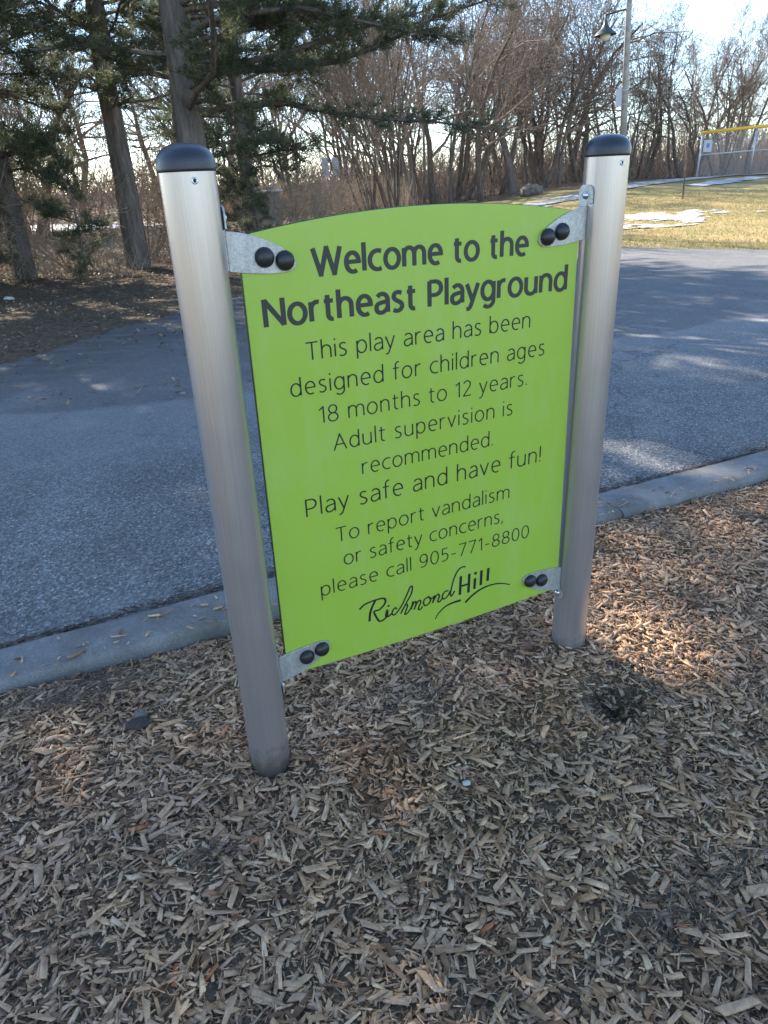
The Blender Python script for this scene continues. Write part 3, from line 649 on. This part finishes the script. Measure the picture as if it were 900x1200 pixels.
# ------------------------------------------------------------------ trees
def grow(mb, tw, p, d, L, r, depth, maxd, nkids, spread, up, rmin, wob):
    segs = 5 if depth == 0 else (4 if depth < maxd-1 else 3 if depth < maxd else 2)
    pts, rad = [p.copy()], [r]; q = p.copy(); dd = d.copy(); r1 = max(rmin, r*(.30 if depth else .28))
    for i in range(segs):
        dd = (dd+Vector((random.gauss(0, wob), random.gauss(0, wob), random.gauss(0, wob)+up))).normalized(); q = q+dd*(L/segs); pts.append(q.copy()); rad.append(r+(r1-r)*(i+1)/segs)
    tgt = mb if depth <= 0 else tw
    tgt.tube(pts, rad, 9 if depth == 0 else (5 if depth == 1 else 3), caps=False)
    if depth >= maxd: return
    nk = nkids[depth]
    for i in range(nk):
        lo = .30 if depth == 0 else .18
        t = lo+(1-lo)*(i+random.random())/nk; f = t*segs; j = min(segs-1, int(f)); pp = pts[j].lerp(pts[j+1], f-j); rr = rad[j]+(rad[j+1]-rad[j])*(f-j)
        ax = (pts[j+1]-pts[j]).normalized(); perp = ax.cross(Vector((random.gauss(0, 1), random.gauss(0, 1), random.gauss(0, 1)))).normalized(); ang = random.uniform(*spread)
        nd = (ax*math.cos(ang)+perp*math.sin(ang)).normalized(); Lk = L*random.uniform(.34, .62)*(1.15-.45*t)
        grow(mb, tw, pp, nd, Lk, max(rmin, rr*random.uniform(.45, .68)), depth+1, maxd, nkids, spread, up, rmin, wob)
def bare_tree(seed, H, r, nk=(11, 7, 5, 4), spread=(.45, 1.0), up=.09, wob=.13, lean=0, split=1, maxd=4):
    random.seed(seed); mb, tw = MB(), MB()
    for s in range(split):
        a = random.uniform(0, 6.28); k = random.uniform(.12, .4) if split > 1 else .04
        d = Vector((math.cos(a)*k+lean, math.sin(a)*k*.6, 1)).normalized(); base = Vector((math.cos(a), math.sin(a), 0))*r*(.9 if split > 1 else 0)-Vector((0, 0, .25))
        grow(mb, tw, base, d, H*random.uniform(.8, 1), r*(1 if split == 1 else random.uniform(.6, 1)), 0, maxd, nk, spread, up, .007, wob)
    return mb.mesh('trunk', m_bark), tw.mesh('crown', m_twig)
BT = [bare_tree(101, 9.5, .17, spread=(.6, 1.2), up=.04, wob=.18), bare_tree(102, 9.0, .14, wob=.2, spread=(.5, 1.25), up=.05), bare_tree(103, 10, .20, nk=(12, 7, 5, 4), spread=(.6, 1.3), up=.04, wob=.17), bare_tree(104, 8.5, .11, nk=(10, 6, 5, 4), spread=(.35, .8), up=.13),
      bare_tree(105, 8.6, .12, nk=(8, 5, 4, 3), split=3, up=.12), bare_tree(106, 7.8, .06, nk=(8, 5, 4, 2), split=8, lean=-.28, up=.10, spread=(.3, .7)),
      bare_tree(107, 10, .10, nk=(9, 6, 5, 3), spread=(.35, .8), up=.12)]
def tree(name, x, y, trunk_crown, s=1, rz=0, sz=None, parts=('trunk', 'crown'), tilt=(0, 0), **k):
    t = empty(name, (x, y, tz(x, y)-.03), rz, **k); t.rotation_euler = (tilt[0], tilt[1], rz); t.scale = (s, s, sz or s)
    for nm, me in zip(parts, trunk_crown): link(nm, me, t)
    return t
X_ = lambda px, Y: (px-450)/924*Y       # bearing in the photograph -> world x at distance Y
random.seed(5)
spec = [  # px, Y, proto, scale, label
 (622, 42.5, 2, 1.12, 'stout bare tree with wide forking limbs behind the brown boulder'),
 (582, 42, 0, 1.1, 'bare tree with dark trunk directly left of the boulder tree'),
 (655, 44.0, 1, 1.05, 'bare tree with crooked limbs just right of the boulder'),
 (674, 43.0, 3, 1.0, 'slender bare tree left of the right sign post top'),
 (604, 46.0, 1, 1.15, 'bare tree rising between the two trunks behind the boulder'),
 (546, 43.0, 3, 1.15, 'slender bare tree above the middle of the sign arch'),
 (562, 46.0, 0, 1.15, 'taller bare tree behind the slender one above the sign arch'),
 (506, 40.5, 4, 1.15, 'bare tree of several stems right of the leaning clump'),
 (526, 45.0, 2, 1.0, 'spreading bare tree behind the several stemmed one'),
 (697, 46.5, 0, .92, 'bare tree half hidden by the right sign post cap'),
 (752, 45.5, 4, .74, 'bare tree of several stems right of the lamp post'),
 (775, 46.5, 3, .78, 'slender bare tree left of the thin sapling on the lawn'),
 (806, 46.0, 6, .8, 'straight bare tree behind the thin sapling on the lawn'),
 (818, 46.5, 1, .82, 'crooked bare tree at the left end of the ball field fence'),
 (842, 47.5, 0, .7, 'bare tree behind the first bay of the ball field fence'),
 (868, 47.0, 4, .74, 'bare tree of several stems behind the second fence bay'),
 (832, 48.5, 3, .86, 'slender bare tree just right of the fence end'),
 (856, 48.5, 1, .8, 'crooked bare tree above the fence rail between two posts'),
 (736, 47.5, 3, .85, 'slender bare tree close behind the lamp post'),
 (893, 47.5, 3, .84, 'slender bare tree at the right edge of the photograph')]
for px, Y, i, s, lab in spec:
    tree('bare_tree', X_(px, Y), Y, BT[i], s, random.uniform(0, 6.28), label=lab, cat='tree', group='bare trees along the front of the wood')
tree('leaning_tree_clump', X_(480, 27), 27, BT[5], .95, .15, label='clump of many thin grey stems leaning left above the sign', cat='tree')
tree('leaning_tree_clump', X_(452, 30), 30, BT[5], .8, .5, label='smaller leaning clump of thin stems at the reed bed edge', cat='tree')
KIND = {0: 'bare tree with a forked crown', 1: 'crooked bare tree', 2: 'broad bare tree', 3: 'slender bare tree', 4: 'bare tree of three stems', 6: 'straight bare tree'}
def where(px):
    for lim, w in ((200, 'beyond the pines at the left'), (300, 'behind the left sign post'), (400, 'beyond the far parked car and reeds'), (490, 'behind the leaning clump of stems'), (560, 'above the sign arch'), (640, 'behind the boulder'), (735, 'between the boulder and the lamp post'), (820, 'between the lamp post and the fence end')):
        if px < lim: return w
    return 'behind the ball field fence'
for i in range(56):
    px = (random.uniform(470, 980) if i < 36 else random.uniform(290, 480) if i < 48 else random.uniform(-60, 300)); Y = random.uniform(48, 60)
    s = random.uniform(.85, 1.15)*(1.05 if px < 700 else .68 if px < 840 else .76); q = random.choice((0, 1, 2, 3, 4, 6))
    tree('bare_tree', X_(px, Y), Y, BT[q], s, random.uniform(0, 6.28), label=KIND[q].replace('bare tree', 'bare far tree')+' '+where(px), cat='tree', group='bare trees at the back of the wood')
# undergrowth: brush of thin stems
def brush(name, n, xs, ys, h, r, mat, lean=.25, keep=None, bend=.15, **k):
    x = RNG.uniform(*xs, n); y = RNG.uniform(*ys, n)
    if keep is not None: q = keep(x, y); x, y = x[q], y[q]
    n = len(x); z = ground_z(x, y)-.03; H = RNG.uniform(*h, n); lx = RNG.normal(0, lean, n)*H; ly = RNG.normal(0, lean, n)*H; bx = RNG.normal(0, bend, n)*H; R = RNG.uniform(*r, n)
    P0 = np.stack([x, y, z], -1); P1 = np.stack([x+lx*.5+bx, y+ly*.5, z+H*.55], -1); P2 = np.stack([x+lx, y+ly, z+H], -1); V = []
    a0 = RNG.uniform(0, 6.28, n)
    for P, s in ((P0, 1), (P1, .7), (P2, .25)):
        for j in range(3):
            a = a0+j*2.094; V.append(P+np.stack([np.cos(a)*R*s, np.sin(a)*R*s, 0*a], -1))
    V = np.stack(V, 1).reshape(-1, 3); q = []
    for i in range(2):
        for j in range(3): q.append([i*3+j, i*3+(j+1) % 3, (i+1)*3+(j+1) % 3, (i+1)*3+j])
    Q = (np.arange(n)[:, None, None]*9+np.array(q)[None]).reshape(-1, 4); return link(name, np_mesh(name, V, Q=Q, mat=mat, smooth=True), kind='stuff', **k)
brush('wood_undergrowth', 6500, (-2, 38), (44.5, 62), (.6, 3.6), (.008, .022), m_twig, .25, bend=.3)
brush('brushwood', 900, (-16, -1.5), (19.5, 27), (.3, 1.5), (.004, .012), m_brush, .5, bend=.4)
brush('brushwood', 600, (-12, -5.2), (16.6, 19.5), (.3, 1.1), (.004, .010), m_brush, .6, bend=.4)
def shrub(seed, H):
    random.seed(seed); mb, tw = MB(), MB()
    for k in range(9):
        a = random.uniform(0, 6.28); d = Vector((math.cos(a)*.5, math.sin(a)*.5, 1)).normalized()
        grow(mb, tw, Vector((math.cos(a)*.12, math.sin(a)*.12, -.1)), d, H*random.uniform(.6, 1), .022, 0, 3, (7, 5, 4), (.5, 1.3), .02, .0045, .24)
    return mb.mesh('stems', m_brush), tw.mesh('twigs', m_brush)
SH = [shrub(301, 2.8), shrub(302, 3.4), shrub(303, 2.2)]
random.seed(9)
for x, y, lab in [(-8.9, 17.2, 'left of the slender dark conifer'), (-7.2, 18.4, 'at the foot of the slender dark conifer'), (-10.2, 18.8, 'at the left edge of the photograph'), (-9.4, 20.8, 'far back between the left trunks'), (-5.0, 20.4, 'between the two thick pine trunks'), (-6.4, 21.8, 'behind the dark pine trunk'), (-11.4, 21.5, 'farthest left and back under the pines'), (-2.7, 20.4, 'right of the thick pine by the left sign bracket'), (-9.9, 16.6, 'lowest at the left edge by the leaf litter'), (-2.2, 24, 'left of the reeds above the sign corner')]:
    tree('bare_shrub', x, y, SH[random.randrange(3)], random.uniform(.8, 1.15), random.uniform(0, 6.28), parts=('stems', 'twigs'), label='tangled leafless shrub '+lab, cat='shrub', group='leafless shrubs under the pines')
for k in range(20):
    Y = random.uniform(28, 42); px = random.uniform(-40, 330)
    q = random.choice((0, 1, 2, 3, 4)); tree('bare_tree', X_(px, Y), Y, BT[q], random.uniform(.7, 1.0), random.uniform(0, 6.28), label=KIND[q]+(' beyond the pines near the left edge' if px < 90 else ' beyond the pines left of the left sign post' if px < 200 else ' beyond the thick pine behind the left sign post' if px < 270 else ' beyond the pines above the utility cabinet'), cat='tree', group='bare trees beyond the pines')
brush('dry_reeds', 9000, (-11, 2.2), (37, 58), (.8, 1.8), (.008, .02), m_reed, .15, bend=.2)
brush('far_thicket', 7000, (-70, 70), (66, 95), (1.5, 5), (.02, .06), m_twig, .3, bend=.3)

# conifers
def needles(P, D, n_per, ln, wd, spread):
    """tufts of needles: P,D (n,3)"""
    n = len(P); k = n*n_per; P = np.repeat(P, n_per, 0); D = np.repeat(D, n_per, 0)
    d = D+RNG.normal(0, spread, (k, 3)); d /= np.linalg.norm(d, axis=1)[:, None]; L = RNG.uniform(*ln, k)[:, None]
    s = np.cross(d, RNG.normal(0, 1, (k, 3))); s /= np.linalg.norm(s, axis=1)[:, None]+1e-9; s *= wd
    P = P+RNG.normal(0, .025, (k, 3)); V = np.stack([P-s, P+s, P+d*L], 1).reshape(-1, 3); return V, np.arange(3*k).reshape(-1, 3)
def conifer(seed, H, r, z0, Rmax, nl, gap=.0, nper=13, droop=.18, dens=1.0, bias=None, prof=.55):
    random.seed(seed); mb, br = MB(), MB(); P, D = [], []
    tp = [Vector((0, 0, -.3))]
    for i in range(1, 9): tp.append(Vector((random.gauss(0, .03*i*.5), random.gauss(0, .03*i*.5), H*i/8)))
    mb.tube(tp, [r*1.12]+[max(.02, r*(1-i/8.3)) for i in range(1, 9)], 14, caps=False)
    for i in range(nl):
        t = (i+random.random())/nl; z = z0+(H-z0)*t; R = Rmax*(1-t)**prof*random.uniform(.55, 1.05)*(.6+.4*min(1, t*5)); a = random.uniform(0, 6.28)
        if bias is not None and t < .45 and random.random() < .55: a = random.gauss(bias, .45); R = Rmax*random.uniform(.9, 1.2)
        f = z/H*8; j = min(7, int(f)); o = tp[j].lerp(tp[j+1], f-j); d = Vector((math.cos(a), math.sin(a), random.uniform(-.05, .25)+.5*t)); q = o.copy(); pts = [q.copy()]; n = 6
        for s in range(n):
            d = (d+Vector((random.gauss(0, .16), random.gauss(0, .16), random.gauss(0, .11)-droop*.22+(.10 if s > 3 else 0)))).normalized(); q = q+d*R/n; pts.append(q.copy())
        r0 = max(.012, .010+.011*R); br.tube(pts, [r0*(1-.85*s/n) for s in range(n+1)], 4, caps=False)
        nb = int((6+R*4.2)*dens)
        for b in range(nb):
            if random.random() < gap: continue
            u = .22+.78*(b+random.random())/nb; g = u*n; jj = min(n-1, int(g)); pp = pts[jj].lerp(pts[jj+1], g-jj); ax = (pts[jj+1]-pts[jj]).normalized()
            side = ax.cross(Vector((0, 0, 1))).normalized()*random.choice((-1, 1)); bd = (ax*random.uniform(.5, 1)+side*random.uniform(.5, 1)+Vector((0, 0, random.gauss(.12, .38)))).normalized(); bl = random.uniform(.25, .75)*(1.15-.6*u)*min(1.3, .5+R*.28)
            e = pp+bd*bl; mid = pp+bd*bl*.5+Vector((0, 0, -.02)); br.tube([pp, mid, e+Vector((0, 0, .04*bl))], [.007, .005, .003], 3, caps=False)
            nt_ = 2+int(bl*7)
            for s in range(nt_):
                w = .25+.75*(s+.5)/nt_; P.append(pp+bd*bl*w+Vector((random.gauss(0, .03), random.gauss(0, .03), random.gauss(0, .03)))); D.append((bd+Vector((0, 0, .25))).normalized()*.75)
    V, T = needles(np.array([tuple(p) for p in P]), np.array([tuple(d) for d in D]), nper, (.09, .19), .0065, .5)
    return mb.mesh('trunk', m_pbark), br.mesh('branches', m_pbark), np_mesh('needles', V, T=T, mat=m_needle)
PT = ('trunk', 'branches', 'needles')
CF = [conifer(201, 16.5, .33, 2.9, 5.2, 104, nper=18, bias=-.35, dens=1.7, gap=.06), conifer(202, 17, .28, 3.3, 4.8, 88, nper=15, dens=1.3, gap=.1), conifer(203, 13.5, .17, 1.2, 3.0, 104, nper=15, droop=.25, prof=.5, dens=1.5), conifer(204, 3.6, .05, .3, 1.2, 34, nper=12, droop=.15, prof=.7)]
con = [
 (-3.45, 15.8, 0, 1, 0, 'tall pine with thick trunk behind the left sign post'),
 (-5.75, 18.6, 1, 1, 2.0, 'dark pine trunk standing left of the left sign post'),
 (-8.0, 17.4, 2, 1.3, .4, 'slender dark conifer second from the left edge among brushwood'),
 (-9.8, 18.4, 2, 1.35, 2.2, 'dark conifer at the left edge of the photograph'),
 (-8.0, 13.3, 1, .95, 1.0, 'broad pine added for shade just beyond the left edge beside the asphalt'),  # trunk out of view; added to keep sun off the sign and chips
 (-12.5, 16.8, 1, 1.0, 2.6, 'pine added for shade beyond the left edge behind the broad one by the asphalt'),  # out of view, added to deepen the foreground shade
 (-14.0, 12.2, 1, 1.0, 5.6, 'pine added for shade farthest left beyond the edge of the photograph'),  # out of view, added as one more shade tree on the left
 (-5.3, 24.6, 1, 1.08, 4.4, 'pine farther back seen between the left sign post and the reeds'),
 (-3.3, 21.4, 2, 1.25, .9, 'narrow tall conifer added for shade close behind the thick trunked pine'),  # added behind the thick pine to shade the asphalt on the right
 (-8.3, 10.4, 2, 1.15, 3.0, 'narrow conifer added for shade nearest the viewer beyond the left edge'),  # trunk out of view; added to block sun from the mulch
 (-10.2, 15.2, 2, 1.2, 5.0, 'conifer added for shade beyond the left edge between two broad pines')]  # out of view, added to close a gap in the tree shade
for x, y, i, s, rz, lab in con: tree('pine_tree', x, y, CF[i], s, rz, parts=PT, label=lab, cat='tree', group='pines behind the sign')
for x, y, s, rz, lab in ((-3.1, 19.2, .75, 0, 'small bushy conifer right of the thick pine trunk'), (-2.6, 17.8, .5, 2, 'low conifer sapling in front of the utility cabinet'), (-8.0, 15.9, .7, 1, 'small conifer sapling at the left edge of the asphalt'), (-6.3, 16.6, .8, 3, 'young conifer between the left trunks above the leaf litter'), (-9.6, 15.8, .75, 4, 'young conifer lowest at the left edge of the photograph')):
    tree('conifer_sapling', x, y, CF[3], s, rz, parts=PT, label=lab, cat='sapling', group='young conifers under the pines')

# ------------------------------------------------------------------ lamp post
def at_t(x, y, dz=0): return (x, y, tz(x, y)+dz)
LPX, LPY = X_(731, 38)+.7, 38.0
lamp = empty('lamp_post', at_t(LPX, LPY, -.05), label='tall grey pole with a dark green pendant street lamp on a bracket', cat='street lamp'); lamp.rotation_euler = (0, math.radians(-2.9), 0); lamp.scale = (1.357,)*3
MB().tube([(0, 0, 0), (0, 0, 5), (0, 0, 9.5)], [.125, .095, .07], 16).build('pole', m_pole, lamp)
MB().tube([(-.07, 0, 5.26), (-.4, 0, 5.22), (-.74, 0, 5.16)], .03, 8).build('arm', m_dkgreen, lamp)
MB().tube([(-.07, 0, 5.95), (-.66, 0, 5.22)], .013, 6).build('brace', m_dkgreen, lamp)
ln = empty('lantern', (0, 0, 0)); ln.parent = lamp; ln.location = (-.74, 0, 4.50)
MB().lathe([(.0, .70), (.035, .68), (.04, .50), (.06, .42), (.09, .38), (.14, .30), (.30, .17), (.36, .11), (.37, .09), (.34, .10), (.13, .20), (.0, .22)], 28).build('lamp_shade', m_dkgreen, ln)
MB().lathe([(.14, .17), (.17, .10), (.165, .03), (.12, -.04), (.0, -.07)], 20).build('lamp_globe', m_globe, ln)
b = MB(); b.box((-.19, -.02, 2.75), (.26, .012, .52)); b.build('notice_plate', m_signw, lamp, bevel=.003)
for z in (2.95, 2.52): MB().lathe([(.118, z-.012), (.121, z-.012), (.121, z+.012), (.118, z+.012)], 16).build('strap', m_steel, lamp)

# ------------------------------------------------------------------ ball field fence
FX = [17.15, 20.1, 23.4, 26.8, 30.2]; FY = [41, 41.4, 41.9, 42.4, 42.9]; FH = [2.02, 2.2, 2.3, 2.3, 2.3]
fence = empty('ball_field_fence', at_t(FX[0], FY[0]), label='chain link fence with a bright yellow top guard beside the wood', cat='fence')
fo = fence.location.copy(); pt = lambda i, h: Vector(at_t(FX[i], FY[i], h))-fo
for i in range(5): MB().tube([pt(i, -.1), pt(i, FH[i])+Vector((.06, 0, 0))], .05, 10).build('fence_post', m_steel, fence)
MB().tube([pt(i, FH[i]+.04) for i in range(5)], .085, 10).build('top_guard', m_yellow, fence)
for i in range(4): MB().tube([pt(i, FH[i]*.52), pt(i+1, FH[i+1]*.52)], .03, 8).build('rail', m_steel, fence)
cl = MB()
for i in range(4):
    a0, a1, b0, b1 = pt(i, .03), pt(i, FH[i]), pt(i+1, .03), pt(i+1, FH[i+1]); n = 34
    P = lambda u, v: (a0.lerp(b0, u)).lerp(a1.lerp(b1, u), v)
    h = FH[i]/(b0-a0).length
    for k in range(-int(n*h)-1, n+1):
        for sgn in (1, -1):
            u0, v0, u1, v1 = k/n, 0., k/n+h, 1.
            if u0 < 0: v0 = -u0/h; u0 = 0
            if u1 > 1: v1 = 1-(u1-1)/h; u1 = 1
            if v1 <= v0 or u0 >= 1: continue
            if sgn < 0: u0, u1 = 1-u0, 1-u1
            cl.tube([P(u0, v0)+Vector((0, .004*sgn, 0)), P(u1, v1)+Vector((0, .004*sgn, 0))], .0026, 3, caps=False, smooth=False)
cl.build('chain_mesh', m_steel, fence, kind='stuff')
fs = empty('fence_sign', at_t(17.5, 40.9, 1.25), label='small white notice with blue print wired to the fence end', cat='sign')
MB().box((0, 0, .2), (.42, .01, .56)).build('notice_board', m_signw, fs); MB().box((0, -.008, .22), (.16, .003, .2)).build('notice_print', m_signb, fs)
# sapling on the lawn
random.seed(77); mb, tw = MB(), MB()
grow(mb, tw, Vector((0, 0, -.1)), Vector((.03, 0, 1)), 3.9, .035, 0, 2, (7, 3), (.3, .5), .12, .004, .03)
sp = empty('lawn_sapling', at_t(12.0, 29.7), label='thin leafless sapling standing alone on the sunlit lawn', cat='sapling'); sp.rotation_euler = (0, math.radians(-4.5), 0); link('trunk', mb.mesh('trunk', m_bark), sp); link('crown', tw.mesh('crown', m_twig), sp)

# boulder, cabinet, car, far signs
def boulder(name, r, sc, seed, mat):
    import bmesh
    bm = bmesh.new(); bmesh.ops.create_icosphere(bm, subdivisions=3, radius=r)
    for v in bm.verts:
        q = v.co*3/r; f = 1+.35*float(vnoise(q.x+9, q.y+q.z*1.3, seed, .7))+.12*float(vnoise(q.x*2, q.z*2+q.y, seed+1, 1)); v.co = Vector((v.co.x*sc[0], v.co.y*sc[1], v.co.z*sc[2]))*f
    me = bpy.data.meshes.new(name); bm.to_mesh(me); bm.free(); me.materials.append(mat); return me
o = link('boulder', boulder('boulder', .45, (1.1, .9, .75), 91, m_rock), label='rounded brown boulder at the foot of the stout bare tree', cat='boulder'); o.location = at_t(8.1, 39.2, .15); o.scale = (1.15,)*3
cb = empty('utility_cabinet', at_t(-4.2, 32.6), label='squat grey utility cabinet between the thick pine and the reeds', cat='cabinet')
MB().box((0, 0, .62), (1.0, .7, 1.24)).build('cabinet_body', m_box, cb, bevel=.02); MB().box((0, 0, 1.27), (1.12, .82, .07)).build('lid', m_signw, cb, bevel=.02)
for s in (-1, 1): MB().box((s*.245, -.358, .62), (.46, .012, 1.1)).build('door', m_box, cb, bevel=.004)
car = empty('parked_car', at_t(-7.2, 66), 1.45, label='silver parked car far away beyond the reeds', cat='car')
prof = [(-2.15, .35), (2.15, .35), (2.2, .62), (2.05, .85), (1.1, .97), (.5, 1.42), (-1.0, 1.45), (-1.75, 1.02), (-2.2, .92)]
mb = MB(); mb.prism(prof, -.86, .86); mb.build('body', m_carp, car, bevel=.06)
for s in (-1, 1):
    gp = [(.95, .98), (.42, 1.36), (-.93, 1.39), (-1.5, 1.03)]; mb = MB(); mb.prism(gp, s*.868-.004, s*.868+.004); mb.build('side_window', m_glass, car)
    for xx in (-1.35, 1.35):
        mw = Matrix.Translation((xx, s*.80, .33)) @ Matrix.Rotation(math.pi/2, 4, 'X'); w = MB(); w.lathe([(.02, -.1), (.30, -.1), (.33, -.06), (.33, .06), (.30, .1), (.02, .1)], 24, mw); wh = w.build('wheel', m_rub, car)
mb = MB(); mb.box((0, 0, 0), (.75, 1.5, .02), Matrix.Translation((.83, 0, 1.215)) @ Matrix.Rotation(math.atan2(.45, .6), 4, 'Y')); mb.build('windscreen', m_glass, car)
for dx, lab in ((-.18, 'left of two small white road signs far beyond the reeds'), (.45, 'right of two small white road signs far beyond the reeds')):
    x = X_(404, 48)+dx; s = empty('road_sign', at_t(x, 48), label=lab, cat='sign', group='far road signs')
    MB().tube([(0, 0, -.1), (0, 0, 2.3)], .03, 8).build('sign_post', m_steel, s); MB().box((0, -.04, 2.25), (.42, .02, 1.0)).build('sign_plate', m_signw, s)
n = 90; a = RNG.uniform(0, 6.28, n); r = np.abs(RNG.normal(0, .05, n)); x = .79+r*np.cos(a); y = 1.99+r*np.sin(a); sz = RNG.uniform(.008, .026, n)
v, q = chip_arrays(n, sz, sz*RNG.uniform(.6, 1, n), sz*RNG.uniform(.5, .9, n), np.stack([x, y, mulch_z(x, y)+.002], -1), RNG.uniform(0, 6.3, n), RNG.normal(0, .5, n), RNG.normal(0, .5, n))
link('hole_soil', np_mesh('hole_soil', v, Q=q, mat=mk_rock('dark_soil', (.03, .022, .017), (.13, .095, .07))), mul, kind='stuff')
# small finds on the chips
for x, y, r, sc, lab, mt, nm in ((-.905, 2.035, .022, (1, .8, .8), 'pale grey pebble on dark bark left of the left post', m_rock, 'pebble'), (.215, 1.63, .011, (1.2, .8, .7), 'tiny whitish pebble in the chips below the middle of the sign', m_snow, 'pebble'), (-1.28, 1.62, .022, (1.1, 1, .7), 'round brown stone in the chips at the left edge', m_rock, 'pebble')):
    o = link(nm, boulder(nm, r, sc, 95, mt), label=lab, cat='pebble'); o.location = (x, y, float(mulch_z(x, y))+r*.5+.005)
bk = link('bark_piece', boulder('bark_piece', .04, (1.1, .7, .25), 97, mk_rock('dark_bark', (.02, .016, .012), (.07, .05, .04))), label='dark flat bark piece on the chips left of the left post', cat='bark'); bk.location = (-.90, 1.99, float(mulch_z(-.9, 1.99))+.014)
o = link('litter_scrap', boulder('litter_scrap', .07, (1.3, 1, .5), 98, m_snow), label='small white scrap lying in the leaf litter at the left', cat='litter'); o.location = (-6.56, 13.4, .03)
